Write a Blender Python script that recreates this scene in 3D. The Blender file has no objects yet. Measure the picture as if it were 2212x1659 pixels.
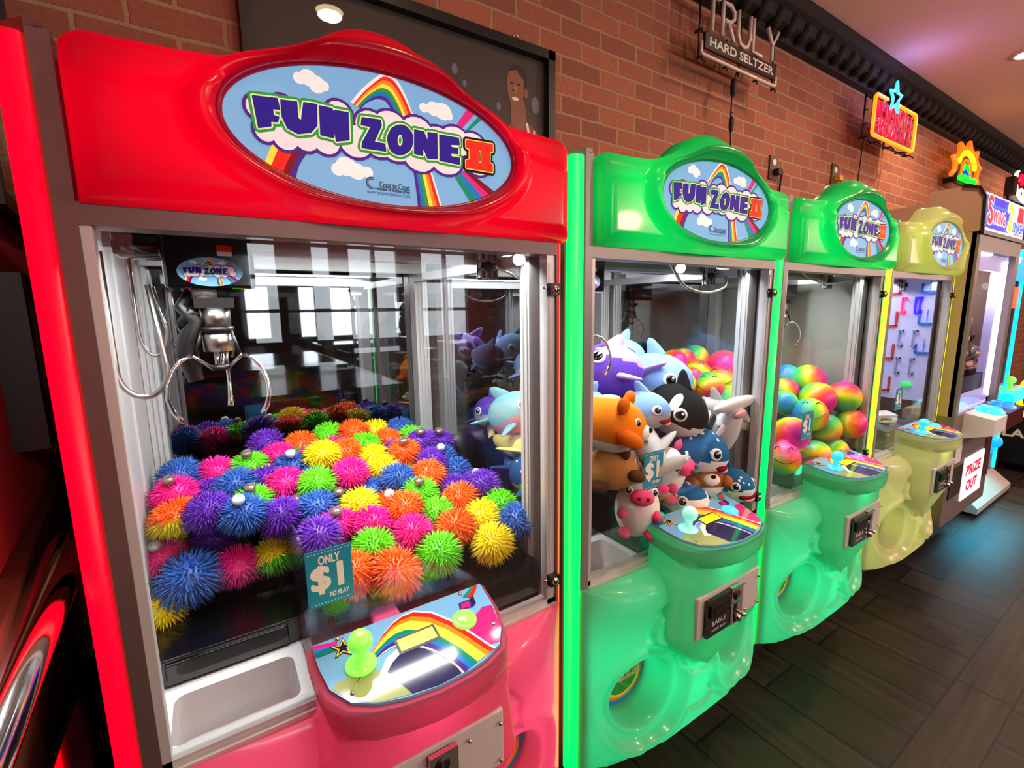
import bpy, math, random
from mathutils import Vector, Matrix
from math import sin, cos, pi, sqrt, exp, radians

scene = bpy.context.scene
COL = scene.collection

# ------------------------------------------------------------------ camera
CAM = (0.14803, -0.81466, 1.50311)
YAW, PITCH, ROLL = 0.572708, 0.159144, -0.013297
fw = Vector((sin(YAW)*cos(PITCH), cos(YAW)*cos(PITCH), -sin(PITCH)))
rt = Vector((cos(YAW), -sin(YAW), 0)); up = rt.cross(fw)
rt2 = cos(ROLL)*rt + sin(ROLL)*up; up2 = -sin(ROLL)*rt + cos(ROLL)*up
cd = bpy.data.cameras.new('camera'); cam = bpy.data.objects.new('camera', cd); COL.objects.link(cam)
cam.matrix_world = Matrix(((rt2.x, up2.x, -fw.x, CAM[0]), (rt2.y, up2.y, -fw.y, CAM[1]), (rt2.z, up2.z, -fw.z, CAM[2]), (0, 0, 0, 1)))
cd.sensor_width = 36; cd.lens = 36*1005.25/2212; cd.clip_start = 0.01; cd.clip_end = 200
scene.camera = cam

# ------------------------------------------------------------------ world, daylight, exposure
scene.view_settings.view_transform = 'Standard'; scene.view_settings.look = 'None'
scene.view_settings.gamma = 1; scene.view_settings.use_curve_mapping = False
scene.view_settings.exposure = 0.0
wd = bpy.data.worlds.new('daylight'); scene.world = wd; wd.use_nodes = True
bg = wd.node_tree.nodes['Background']; bg.inputs[0].default_value = (0.8, 0.9, 1, 1); bg.inputs[1].default_value = 1.5
scene.cycles.max_bounces = 12; scene.cycles.transparent_max_bounces = 24; scene.cycles.glossy_bounces = 6
scene.cycles.sample_clamp_indirect = 6; scene.cycles.caustics_reflective = False; scene.cycles.caustics_refractive = False

def area(name, loc, size, power, color, rot=(0, 0, 0), size_y=None, shape='DISK', spread=pi):
    l = bpy.data.lights.new(name, 'AREA'); l.shape = shape; l.size = size; l.energy = power; l.color = color; l.spread = spread
    if size_y: l.shape = 'RECTANGLE'; l.size_y = size_y
    o = bpy.data.objects.new(name, l); o.location = loc; o.rotation_euler = rot; COL.objects.link(o); return o
CEIL = 3.22
LAMPS = [(0.91, -0.5), (3.0, -0.35), (5.13, 0.2), (8.2, 0.2), (2.2, -3.2), (6.0, -3.2), (10, -3.2)]
for i, (x, y) in enumerate(LAMPS):
    area('downlight_glow', (x, y, CEIL-0.03), 0.13, 8 if i == 0 else 24, (1, 0.68, 0.42), spread=radians(160))
FILL_POINTS = [(0.6, -2.4), (3.2, -2.4), (5.6, -2.4), (8.0, -2.4), (10.4, -2.4), (4.2, -5.2), (8, -5.2)]  # point fills added without fixtures, brightening the ceiling and left wall
for x, y in FILL_POINTS:
    l = bpy.data.lights.new('room_fill', 'POINT'); l.energy = 40 if x < 1 else 70; l.color = (1, .66, .54); l.shadow_soft_size = .09
    o = bpy.data.objects.new('room_fill', l); o.location = (x, y, 2.25); COL.objects.link(o)
# daylight outside the dining room windows
area('window_daylight', (3, -7.75, 2.05), 7, 330, (0.85, 0.93, 1), rot=(radians(90), 0, 0), size_y=2.6)

# ------------------------------------------------------------------ helpers
def lin(c):
    if isinstance(c, str): c = tuple(int(c[i:i+2], 16)/255 for i in (0, 2, 4))
    return tuple((v/12.92 if v <= 0.04045 else ((v+0.055)/1.055)**2.4) for v in c[:3]) + (1,)
MATS = {}
def mat(name, color='808080', rough=0.5, metal=0.0, emit=None, es=0.0, coat=0.0, spec=0.5, sss=0.0, trans=0.0):
    if name in MATS: return MATS[name]
    m = bpy.data.materials.new(name); m.use_nodes = True; b = m.node_tree.nodes['Principled BSDF']
    b.inputs['Base Color'].default_value = lin(color); b.inputs['Roughness'].default_value = rough; b.inputs['Metallic'].default_value = metal
    b.inputs['Specular IOR Level'].default_value = spec
    if coat: b.inputs['Coat Weight'].default_value = coat; b.inputs['Coat Roughness'].default_value = 0.05
    if emit: b.inputs['Emission Color'].default_value = lin(emit); b.inputs['Emission Strength'].default_value = es
    if trans: b.inputs['Transmission Weight'].default_value = trans
    MATS[name] = m; return m
def nodes(m): return m.node_tree.nodes, m.node_tree.links, m.node_tree.nodes['Principled BSDF']
def pane_mat(name, tint=(1, 1, 1, 1), k=1.0, base=0.045):
    m = bpy.data.materials.new(name); m.use_nodes = True; n = m.node_tree.nodes; l = m.node_tree.links
    n.clear(); out = n.new('ShaderNodeOutputMaterial'); mx = n.new('ShaderNodeMixShader'); tr = n.new('ShaderNodeBsdfTransparent'); gl = n.new('ShaderNodeBsdfGlossy')
    lw = n.new('ShaderNodeLayerWeight'); p = n.new('ShaderNodeMath'); p.operation = 'POWER'; p.inputs[1].default_value = 5
    a = n.new('ShaderNodeMath'); a.operation = 'MULTIPLY_ADD'; a.inputs[1].default_value = 0.8*k; a.inputs[2].default_value = base*k
    lw.inputs['Blend'].default_value = 0.5
    l.new(lw.outputs['Facing'], p.inputs[0]); l.new(p.outputs[0], a.inputs[0]); l.new(a.outputs[0], mx.inputs[0])
    tr.inputs[0].default_value = tint; gl.inputs['Roughness'].default_value = 0.01
    l.new(tr.outputs[0], mx.inputs[1]); l.new(gl.outputs[0], mx.inputs[2]); l.new(mx.outputs[0], out.inputs[0])
    MATS[name] = m; return m

class MB:
    def __init__(s): s.v = []; s.f = []; s.m = []; s.sm = []; s.mats = []; s.cur = None; s.T = None
    def use(s, m):
        if isinstance(m, str): m = MATS[m]
        if m not in s.mats: s.mats.append(m)
        s.cur = s.mats.index(m); return s
    def add(s, vs, fs, smooth=False):
        b = len(s.v)
        if s.T is not None: vs = [tuple(s.T @ Vector(p)) for p in vs]
        s.v += [tuple(p) for p in vs]
        for f in fs: s.f.append(tuple(i+b for i in f)); s.m.append(s.cur or 0); s.sm.append(smooth)
        return s
    def box(s, x0, x1, y0, y1, z0, z1):
        v = [(x, y, z) for z in (z0, z1) for y in (y0, y1) for x in (x0, x1)]
        return s.add(v, [(0, 2, 3, 1), (4, 5, 7, 6), (0, 1, 5, 4), (2, 6, 7, 3), (0, 4, 6, 2), (1, 3, 7, 5)])
    def prism(s, pts, a, b, axis='z', smooth=False):
        def P(u, v, w): return {'z': (u, v, w), 'y': (u, w, v), 'x': (w, u, v)}[axis]
        n = len(pts); v = [P(u, w, a) for u, w in pts] + [P(u, w, b) for u, w in pts]
        s.add(v, [tuple(range(n))[::-1], tuple(range(n, 2*n))]); v0 = len(s.v)-2*n
        for i in range(n):
            j = (i+1) % n; s.f.append((v0+i, v0+j, v0+n+j, v0+n+i)); s.m.append(s.cur or 0); s.sm.append(smooth)
        return s
    def tube(s, path, r, n=8, closed=False, caps=True):
        path = [Vector(p) for p in path]; N = len(path); rs = r if isinstance(r, (list, tuple)) else [r]*N
        vs = []; prev = None
        for i, p in enumerate(path):
            a = path[(i-1) % N] if (closed or i > 0) else p; b = path[(i+1) % N] if (closed or i < N-1) else p
            t = (b-a).normalized() if (b-a).length > 1e-9 else Vector((0, 0, 1))
            if prev is None:
                q = Vector((0, 0, 1)) if abs(t.z) < .9 else Vector((1, 0, 0)); u = t.cross(q).normalized()
            else:
                u = prev - t*prev.dot(t); u = u.normalized() if u.length > 1e-6 else t.orthogonal().normalized()
            prev = u; w = t.cross(u)
            vs += [p + rs[i]*(cos(2*pi*k/n)*u + sin(2*pi*k/n)*w) for k in range(n)]
        fs = [(i*n+k, i*n+(k+1) % n, ((i+1) % N)*n+(k+1) % n, ((i+1) % N)*n+k) for i in range(N if closed else N-1) for k in range(n)]
        s.add(vs, fs, True)
        if caps and not closed:
            b = len(s.v)-N*n
            s.f += [tuple(b+k for k in range(n))[::-1], tuple(b+(N-1)*n+k for k in range(n))]; s.m += [s.cur or 0]*2; s.sm += [False]*2
        return s
    def ell(s, c, r, nu=16, nv=10, fn=None, M=None):
        if not isinstance(r, (tuple, list)): r = (r, r, r)
        vs = []
        for j in range(nv+1):
            th = pi*j/nv
            for i in range(nu):
                ph = 2*pi*i/nu; d = Vector((sin(th)*cos(ph), sin(th)*sin(ph), cos(th)))
                q = fn(d) if fn else 1.0
                p = Vector((d.x*r[0]*q, d.y*r[1]*q, d.z*r[2]*q))
                if M is not None: p = M @ p
                vs.append(Vector(c)+p)
        fs = []
        for j in range(nv):
            for i in range(nu):
                a, b = j*nu+i, j*nu+(i+1) % nu
                fs.append((b, a, a+nu, b+nu))
        return s.add(vs, fs, True)
    def lathe(s, prof, c=(0, 0, 0), n=24, axis='z', smooth=True):
        vs = []
        for r, h in prof:
            for k in range(n):
                a = 2*pi*k/n; x, y = r*cos(a), r*sin(a)
                p = {'z': (x, y, h), 'y': (x, h, y), 'x': (h, x, y)}[axis]; vs.append((p[0]+c[0], p[1]+c[1], p[2]+c[2]))
        N = len(prof)
        return s.add(vs, [(i*n+k, i*n+(k+1) % n, (i+1)*n+(k+1) % n, (i+1)*n+k) for i in range(N-1) for k in range(n)], smooth)
    def grid(s, fn, nu, nv, smooth=True):
        vs = [fn(i/nu, j/nv) for j in range(nv+1) for i in range(nu+1)]
        return s.add(vs, [(j*(nu+1)+i, j*(nu+1)+i+1, (j+1)*(nu+1)+i+1, (j+1)*(nu+1)+i) for j in range(nv) for i in range(nu)], smooth)
    # flat artwork: 2D polygons mapped by place(u, v, h)
    def poly(s, pts, place, h=0.0):
        # every piece a few microns above the last, so that pieces never share a plane
        s.n = (getattr(s, 'n', 0)+1) % 64; h += 2e-6*s.n
        v = [place(u, w, h) for u, w in pts]
        return s.add(v, [tuple(range(len(v)))])
    def fat(s, V, Fs, E, w, place, h):
        if Fs: s.add([place(u, v, h+1.4e-4) for u, v in V], Fs)
        if w <= 0: return s
        for a, b in E:
            (x0, y0), (x1, y1) = V[a], V[b]; L = math.hypot(x1-x0, y1-y0)
            if L < 1e-9: continue
            nx, ny = -(y1-y0)/L*w, (x1-x0)/L*w
            s.poly([(x0+nx, y0+ny), (x0-nx, y0-ny), (x1-nx, y1-ny), (x1+nx, y1+ny)], place, h)
        for a in set(i for e in E for i in e):
            x, y = V[a]; s.poly([(x+w*cos(2*pi*k/8), y+w*sin(2*pi*k/8)) for k in range(8)], place, h)
        return s
    def mesh(s, name):
        me = bpy.data.meshes.new(name); me.from_pydata(s.v, [], s.f)
        for m in (s.mats or []): me.materials.append(m)
        me.polygons.foreach_set('material_index', s.m); me.polygons.foreach_set('use_smooth', s.sm); me.update(); return me

def obj(name, mb, parent=None, m=None, loc=None, rot=None, bevel=0):
    me = mb.mesh(name) if isinstance(mb, MB) else mb
    if m is not None and not me.materials: me.materials.append(MATS[m] if isinstance(m, str) else m)
    o = bpy.data.objects.new(name, me); COL.objects.link(o)
    if parent: o.parent = parent
    if loc: o.location = loc
    if rot: o.rotation_euler = rot
    if bevel:
        b = o.modifiers.new('bevel', 'BEVEL'); b.width = bevel; b.segments = 2; b.limit_method = 'ANGLE'
    return o
def part(name, parent, m, fn, bevel=0, **k):
    mb = MB().use(m); fn(mb); return obj(name, mb, parent, bevel=bevel, **k)
def tag(o, label, cat, group=None, kind=None):
    if label: o['label'] = label
    if cat: o['category'] = cat
    if group: o['group'] = group
    if kind: o['kind'] = kind
    return o
def thing(name, label, cat, loc=(0, 0, 0), rot=(0, 0, 0), group=None):
    o = bpy.data.objects.new(name, None); COL.objects.link(o); o.location = loc; o.rotation_euler = rot; o.empty_display_size = 0.05
    return tag(o, label, cat, group)
def struct(name, m, fn):
    mb = MB().use(m); fn(mb); o = obj(name, mb); o['kind'] = 'structure'; return o
def dup(o, parent=None):
    c = o.copy(); COL.objects.link(c)
    if parent: c.parent = parent
    for ch in list(o.children): dup(ch, c)
    return c

FONT = {}
def text2d(txt, size=1.0, sx=1.0):
    """built-in font outline as flat 2D polygons, centred on its own box"""
    if txt not in FONT:
        cu = bpy.data.curves.new('lettering', 'FONT'); cu.body = txt; cu.size = 1; cu.resolution_u = 3; cu.align_x = 'CENTER'; cu.align_y = 'CENTER'
        ob = bpy.data.objects.new('lettering', cu); COL.objects.link(ob); dg = bpy.context.evaluated_depsgraph_get(); dg.update()
        me = bpy.data.meshes.new_from_object(ob.evaluated_get(dg)); COL.objects.unlink(ob); bpy.data.objects.remove(ob)
        V = [(v.co.x, v.co.y) for v in me.vertices]; Fs = [tuple(p.vertices) for p in me.polygons]
        cnt = {}
        for f in Fs:
            for i in range(len(f)):
                e = tuple(sorted((f[i], f[(i+1) % len(f)]))); cnt[e] = cnt.get(e, 0)+1
        FONT[txt] = (V, Fs, [e for e, c in cnt.items() if c == 1]); bpy.data.meshes.remove(me)
    V, Fs, E = FONT[txt]
    return [(x*size*sx, y*size) for x, y in V], Fs, E
def put_text(mb, txt, size, place, h, at=(0, 0), w=0.0, sx=1.0, width=None, shear=0.0):
    V, Fs, E = text2d(txt, size, sx)
    if width:
        x0 = min(v[0] for v in V); x1 = max(v[0] for v in V); k = width/(x1-x0); V = [(x*k, y) for x, y in V]
    V = [(x+at[0]+shear*y, y+at[1]) for x, y in V]
    mb.fat(V, Fs, E, w, place, h); return mb
def tri2d(pts, holes=()):
    """triangulate a polygon with holes"""
    from mathutils.geometry import tessellate_polygon
    loops = [[Vector((x, y, 0)) for x, y in pts]] + [[Vector((x, y, 0)) for x, y in h] for h in holes]
    fl = [(p.x, p.y) for l in loops for p in l]; Fs = [tuple(t) for t in tessellate_polygon(loops)]
    E = []; b = 0
    for l in loops:
        E += [(b+i, b+(i+1) % len(l)) for i in range(len(l))]; b += len(l)
    return fl, Fs, E
def ellipse(cx, cy, a, b, n=48): return [(cx+a*cos(2*pi*k/n), cy+b*sin(2*pi*k/n)) for k in range(n)]
def sm01(a, b, x):
    t = min(max((x-a)/(b-a), 0), 1); return t*t*(3-2*t)
# ------------------------------------------------------------------ measured layouts (metres or millimetres in the objects' own frames)
ART = {"letters":{"F":[[-190.5,26.0],[-159.5,29.0],[-157.5,15.0],[-166.5,14.0],[-166.5,6.0],[-159.5,5.0],[-161.5,-2.0],[-170.5,-3.0],[-170.5,-9.0],[-186.5,-14.0]],"U":[[-155.5,28.0],[-134.5,30.0],[-134.5,8.0],[-130.5,6.0],[-125.5,31.0],[-107.5,32.0],[-109.5,3.0],[-118.5,-8.0],[-136.5,-13.0],[-149.5,-8.0],[-155.5,6.0]],"N":[[-104.5,31.0],[-86.5,31.0],[-83.5,18.0],[-84.5,29.0],[-63.5,30.0],[-64.5,-9.0],[-83.5,-14.0],[-86.5,1.0],[-87.5,-10.0],[-105.5,-9.0]],"Z":[[-43.5,27.0],[-14.5,29.0],[-13.5,21.0],[-26.5,-5.0],[-9.5,-5.0],[-8.5,-16.0],[-46.5,-17.0],[-44.5,-8.0],[-30.5,16.0],[-45.5,16.0]],"N2":[[40.5,25.0],[56.5,25.0],[63.5,11.0],[63.5,25.0],[80.5,26.0],[79.5,-14.0],[61.5,-16.0],[54.5,0.0],[53.5,-13.0],[38.5,-12.0]],"E":[[84.5,25.0],[120.5,26.0],[121.5,15.0],[105.5,13.0],[105.5,9.0],[118.5,9.0],[118.5,0.0],[104.5,-1.0],[105.5,-6.0],[121.5,-6.0],[120.5,-17.0],[83.5,-16.0]],"II":[[134.5,25.0],[187.5,27.0],[187.5,15.0],[181.5,13.0],[180.5,-6.0],[186.5,-7.0],[186.5,-20.0],[133.5,-20.0],[133.5,-8.0],[140.5,-6.0],[141.5,12.0],[134.5,13.0]],"IIh":[[158.5,13.0],[164.5,12.0],[164.5,-8.0],[157.5,-8.0]],"O":[[37.5,9.0],[36.5,3.0],[34.5,-3.0],[30.5,-9.0],[25.5,-13.0],[20.5,-16.0],[14.5,-18.0],[9.5,-18.0],[4.5,-17.0],[-0.5,-14.0],[-3.5,-9.0],[-4.5,-4.0],[-5.5,2.0],[-4.5,8.0],[-1.5,13.0],[1.5,19.0],[6.5,23.0],[11.5,26.0],[17.5,28.0],[22.5,28.0],[27.5,27.0],[31.5,24.0],[35.5,20.0],[37.5,15.0]],"Oh":[[20.5,5.0],[19.5,0.0],[17.5,-3.0],[15.5,-5.0],[12.5,-4.0],[11.5,-1.0],[10.5,3.0],[11.5,8.0],[13.5,12.0],[15.5,14.0],[18.5,13.0],[19.5,10.0]]},"cloud":[[-177.5,-15.0,14.0,15.0],[-152.5,-20.0,17.0,17.0],[-125.5,-16.0,18.0,18.0],[-97.5,-15.0,19.0,19.0],[-77.5,25.0,19.0,18.0],[-54.5,-9.0,25.0,23.0],[-30.5,18.0,23.0,21.0],[-18.5,-3.0,26.0,23.0],[1.5,22.0,27.0,23.0],[9.5,-1.0,30.0,27.0],[45.5,21.0,28.0,24.0],[48.5,-14.0,28.0,24.0],[81.5,14.0,27.0,23.0],[96.5,-11.0,30.0,25.0],[113.5,19.0,28.0,24.0],[147.5,18.0,26.0,21.0],[158.5,-9.0,25.0,20.0],[-184.5,13.0,15.0,15.0],[-154.5,19.0,15.0,15.0],[-122.5,18.0,14.0,14.0]],"puffs":[[-128.5,63.0,8.0,8.0],[-116.5,66.0,12.0,11.0],[-105.5,60.0,12.0,12.0],[-95.5,60.0,7.0,7.0],[59.5,62.0,8.0,7.0],[77.5,64.0,14.0,11.0],[93.5,63.0,16.0,13.0],[104.5,58.0,7.0,6.0],[-83.5,-53.0,10.0,9.0],[-70.5,-47.0,16.0,14.0],[-55.5,-52.0,14.0,12.0],[-39.5,-51.0,9.0,8.0]],"arch_o":[[-55.5,43.0],[-36.5,66.0],[-15.5,86.0],[-3.5,94.0],[10.5,91.0],[23.5,75.0],[34.5,54.0],[45.5,28.0],[63.5,-28.0],[82.5,-90.0]],"arch_i":[[-43.5,40.0],[-33.5,50.0],[-21.5,57.0],[-12.5,59.0],[-3.5,57.0],[5.5,44.0],[13.5,24.0],[21.5,-5.0],[35.5,-36.0],[41.5,-94.0]],"left_o":[[-163.5,-22.0],[-173.5,-37.0],[-184.5,-64.0],[-187.5,-74.0]],"left_i":[[-96.5,-15.0],[-119.5,-30.0],[-137.5,-55.0],[-144.5,-78.0]],"ru_o":[[108.5,35.0],[140.5,78.0]],"ru_i":[[136.5,37.0],[166.5,64.0]],"rl_o":[[106.5,-31.0],[144.5,-82.0]],"rl_i":[[137.5,-24.0],[193.5,-54.0]],"txt":[[-22.5,-68.0],[29.5,-66.0],[-29.5,-74.0],[29.5,-72.0],[-43.5,-80.0],[30.5,-79.0],[-34.5,-66.0]]}
BALLS = [[0.05,0.59,1.099,0.053,"B"],[0.129,0.595,1.088,0.053,"P"],[0.206,0.58,1.095,0.053,"GY"],[0.254,0.685,1.123,0.053,"U"],[0.278,0.613,1.097,0.053,"P"],[0.306,0.54,1.088,0.053,"B"],[0.043,0.497,1.083,0.053,"P"],[0.108,0.528,1.053,0.053,"U"],[0.111,0.453,1.031,0.053,"U"],[0.108,0.382,1.065,0.053,"U"],[0.112,0.47,0.962,0.054,"U"],[0.164,0.481,1.083,0.053,"B"],[0.235,0.512,1.066,0.053,"U"],[0.272,0.442,1.073,0.053,"P"],[0.199,0.416,1.055,0.053,"G"],[0.173,0.341,1.059,0.053,"B"],[0.293,0.4,1.01,0.053,"P"],[0.043,0.423,1.055,0.053,"OY"],[0.007,0.5,0.984,0.052,"Y"],[0.007,0.45,0.952,0.056,"P"],[0.058,0.365,0.931,0.072,"B"],[0.006,0.358,0.879,0.05,"Y"],[0.151,0.375,0.926,0.056,"P"],[0.232,0.365,0.937,0.056,"YG"],[0.247,0.341,1.033,0.053,"U"],[0.304,0.211,1.02,0.053,"U"],[0.326,0.333,1.037,0.053,"B"],[0.344,0.655,1.111,0.053,"OG"],[0.428,0.695,1.117,0.053,"G"],[0.44,0.622,1.092,0.053,"P"],[0.5,0.662,1.124,0.053,"O"],[0.574,0.683,1.109,0.053,"Y"],[0.513,0.588,1.099,0.053,"G"],[0.592,0.608,1.091,0.053,"O"],[0.65,0.664,1.108,0.053,"B"],[0.669,0.589,1.096,0.053,"G"],[0.663,0.51,1.099,0.053,"U"],[0.592,0.532,1.074,0.053,"U"],[0.736,0.537,1.084,0.053,"U"],[0.371,0.586,1.085,0.053,"P"],[0.447,0.544,1.098,0.053,"O"],[0.376,0.513,1.114,0.053,"Y"],[0.515,0.512,1.076,0.053,"Y"],[0.52,0.434,1.064,0.053,"Y"],[0.419,0.484,1.054,0.053,"P"],[0.423,0.409,1.078,0.053,"P"],[0.34,0.478,1.053,0.053,"B"],[0.34,0.402,1.074,0.053,"G"],[0.59,0.456,1.095,0.053,"O"],[0.709,0.467,1.052,0.053,"B"],[0.633,0.478,1.033,0.053,"U"],[0.656,0.41,1.066,0.053,"U"],[0.723,0.392,1.029,0.053,"B"],[0.751,0.324,1.006,0.053,"U"],[0.732,0.251,1.029,0.053,"U"],[0.616,0.344,1.054,0.053,"O"],[0.674,0.311,1.016,0.053,"U"],[0.538,0.357,1.054,0.053,"B"],[0.472,0.384,1.021,0.053,"B"],[0.587,0.414,1.028,0.053,"Y"],[0.567,0.287,1.032,0.053,"G"],[0.656,0.234,1.014,0.053,"O"],[0.388,0.377,1.015,0.053,"B"],[0.496,0.311,1.006,0.053,"O"],[0.507,0.235,1.023,0.053,"O"],[0.422,0.308,1.031,0.053,"Y"],[0.58,0.217,0.998,0.053,"G"],[0.43,0.233,1.006,0.053,"P"],[0.358,0.267,1.011,0.053,"P"],[0.5,0.163,0.993,0.053,"P"],[0.595,0.14,0.991,0.053,"O"],[0.677,0.158,0.988,0.053,"Y"],[0.751,0.186,0.99,0.053,"G"],[0.751,0.108,0.977,0.053,"B"],[0.406,0.159,0.99,0.053,"G"],[0.53,0.088,0.968,0.053,"G"],[0.658,0.073,0.961,0.053,"Y"],[0.428,0.078,0.965,0.0593,"O"],[0.349,0.106,0.973,0.053,"O"]]
PLUSH = {"orange":[1.04,0.078,1.192,0.078],"raywhale":[1.24,0.275,1.294,0.094],"bluewhaleback":[1.44,0.42,1.309,0.08],"shark":[1.44,0.266,1.257,0.094],"smallwhale":[1.24,0.142,1.194,0.06],"orca":[1.4,0.147,1.177,0.085],"greyshark":[1.44,0.294,1.2,0.066],"manta":[1.2,0.091,1.11,0.075],"hammer":[1.58,0.077,1.089,0.084],"greyhammer":[1.58,0.13,1.16,0.07],"whaleshark":[1.42,0.087,1.051,0.078],"cowhead":[1.26,0.061,1.043,0.064],"cowfront":[1.125,0.048,0.977,0.063],"spotdog":[1.06,0.087,1.061,0.062],"otter":[1.44,0.064,0.952,0.063],"whaleshark2":[1.56,0.041,0.917,0.059],"whalesharklow":[1.34,0.065,0.904,0.067],"purplepoint":[1.17,0.303,1.35,0.037],"bluetail":[1.09,0.223,1.206,0.056],"tealshark":[0.95,0.434,1.165,0.073],"yellowray":[0.94,0.38,1.07,0.081],"bluefish":[1.17,0.625,1.29,0.067],"orcaleft":[1.06,0.431,1.214,0.07],"sharkdots":[0.95,0.319,1.001,0.069],"purpleback":[0.96,0.587,1.144,0.058]}
RBPOS = [[1.94,0.58,1.246,0.064],[2.07,0.628,1.243,0.063],[2.14,0.614,1.251,0.068],[2.24,0.523,1.217,0.077],[2.02,0.517,1.196,0.069],[2.21,0.569,1.181,0.06],[1.81,0.439,1.179,0.063],[1.9,0.46,1.188,0.057],[2.09,0.439,1.162,0.076],[2.21,0.409,1.139,0.078],[1.93,0.388,1.157,0.068],[1.99,0.325,1.095,0.075],[2.39,0.462,1.189,0.069],[2.09,0.321,1.063,0.069],[1.99,0.264,0.956,0.059],[2.35,0.274,1.173,0.064],[2.39,0.203,1.169,0.071],[2.27,0.24,1.128,0.058],[2.16,0.181,1.098,0.051],[2.31,0.123,1.106,0.072],[2.43,0.072,1.108,0.068],[2.19,0.095,1.058,0.069],[2.03,0.084,1.003,0.069],[2.29,0.074,0.99,0.063],[2.43,0.039,0.997,0.064],[1.93,0.059,0.93,0.063],[2.14,0.039,0.906,0.063],[2.29,0.035,0.899,0.058]]
# ------------------------------------------------------------------ materials of the room
def brick_mat():
    m = mat('brick', '8a4a38', 0.85); n, l, b = nodes(m)
    tc = n.new('ShaderNodeTexCoord'); sp = n.new('ShaderNodeSeparateXYZ'); cb = n.new('ShaderNodeCombineXYZ')
    br = n.new('ShaderNodeTexBrick'); no = n.new('ShaderNodeTexNoise'); no2 = n.new('ShaderNodeTexNoise')
    l.new(tc.outputs['Object'], sp.inputs[0])
    def ma(op, a, v):
        q = n.new('ShaderNodeMath'); q.operation = op; l.new(a, q.inputs[0])
        if isinstance(v, (int, float)): q.inputs[1].default_value = v
        else: l.new(v, q.inputs[1])
        return q.outputs[0]
    no.inputs['Scale'].default_value = 9; l.new(tc.outputs['Object'], no.inputs['Vector'])
    wob = ma('MULTIPLY', ma('SUBTRACT', no.outputs['Fac'], 0.5), 0.012)
    l.new(ma('ADD', ma('ADD', sp.outputs['X'], 0.07), wob), cb.inputs[0]); l.new(ma('ADD', ma('ADD', sp.outputs['Z'], 0.027), wob), cb.inputs[1])
    l.new(cb.outputs[0], br.inputs['Vector'])
    br.inputs['Scale'].default_value = 1; br.inputs['Brick Width'].default_value = 0.228; br.inputs['Row Height'].default_value = 0.0765
    br.inputs['Mortar Size'].default_value = 0.0068; br.inputs['Mortar Smooth'].default_value = 0.25; br.inputs['Bias'].default_value = -0.1
    br.inputs['Color1'].default_value = lin('a8644a'); br.inputs['Color2'].default_value = lin('8a5040'); br.inputs['Mortar'].default_value = lin('a88466')
    no2.inputs['Scale'].default_value = 60; no2.inputs['Detail'].default_value = 4; l.new(tc.outputs['Object'], no2.inputs['Vector'])
    mx = n.new('ShaderNodeMix'); mx.data_type = 'RGBA'; mx.blend_type = 'MULTIPLY'; mx.inputs[0].default_value = 0.5
    rp = n.new('ShaderNodeValToRGB'); rp.color_ramp.elements[0].position = .3; rp.color_ramp.elements[0].color = (.6, .6, .6, 1); rp.color_ramp.elements[1].position = .65
    l.new(no2.outputs['Fac'], rp.inputs[0]); l.new(br.outputs['Color'], mx.inputs[6]); l.new(rp.outputs[0], mx.inputs[7]); l.new(mx.outputs[2], b.inputs['Base Color'])
    bp = n.new('ShaderNodeBump'); bp.inputs['Strength'].default_value = 0.7; bp.inputs['Distance'].default_value = 0.006
    inv = ma('SUBTRACT', ma('MULTIPLY', no2.outputs['Fac'], 0.35), br.outputs['Fac']); l.new(inv, bp.inputs['Height']); l.new(bp.outputs[0], b.inputs['Normal'])
brick_mat()
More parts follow.
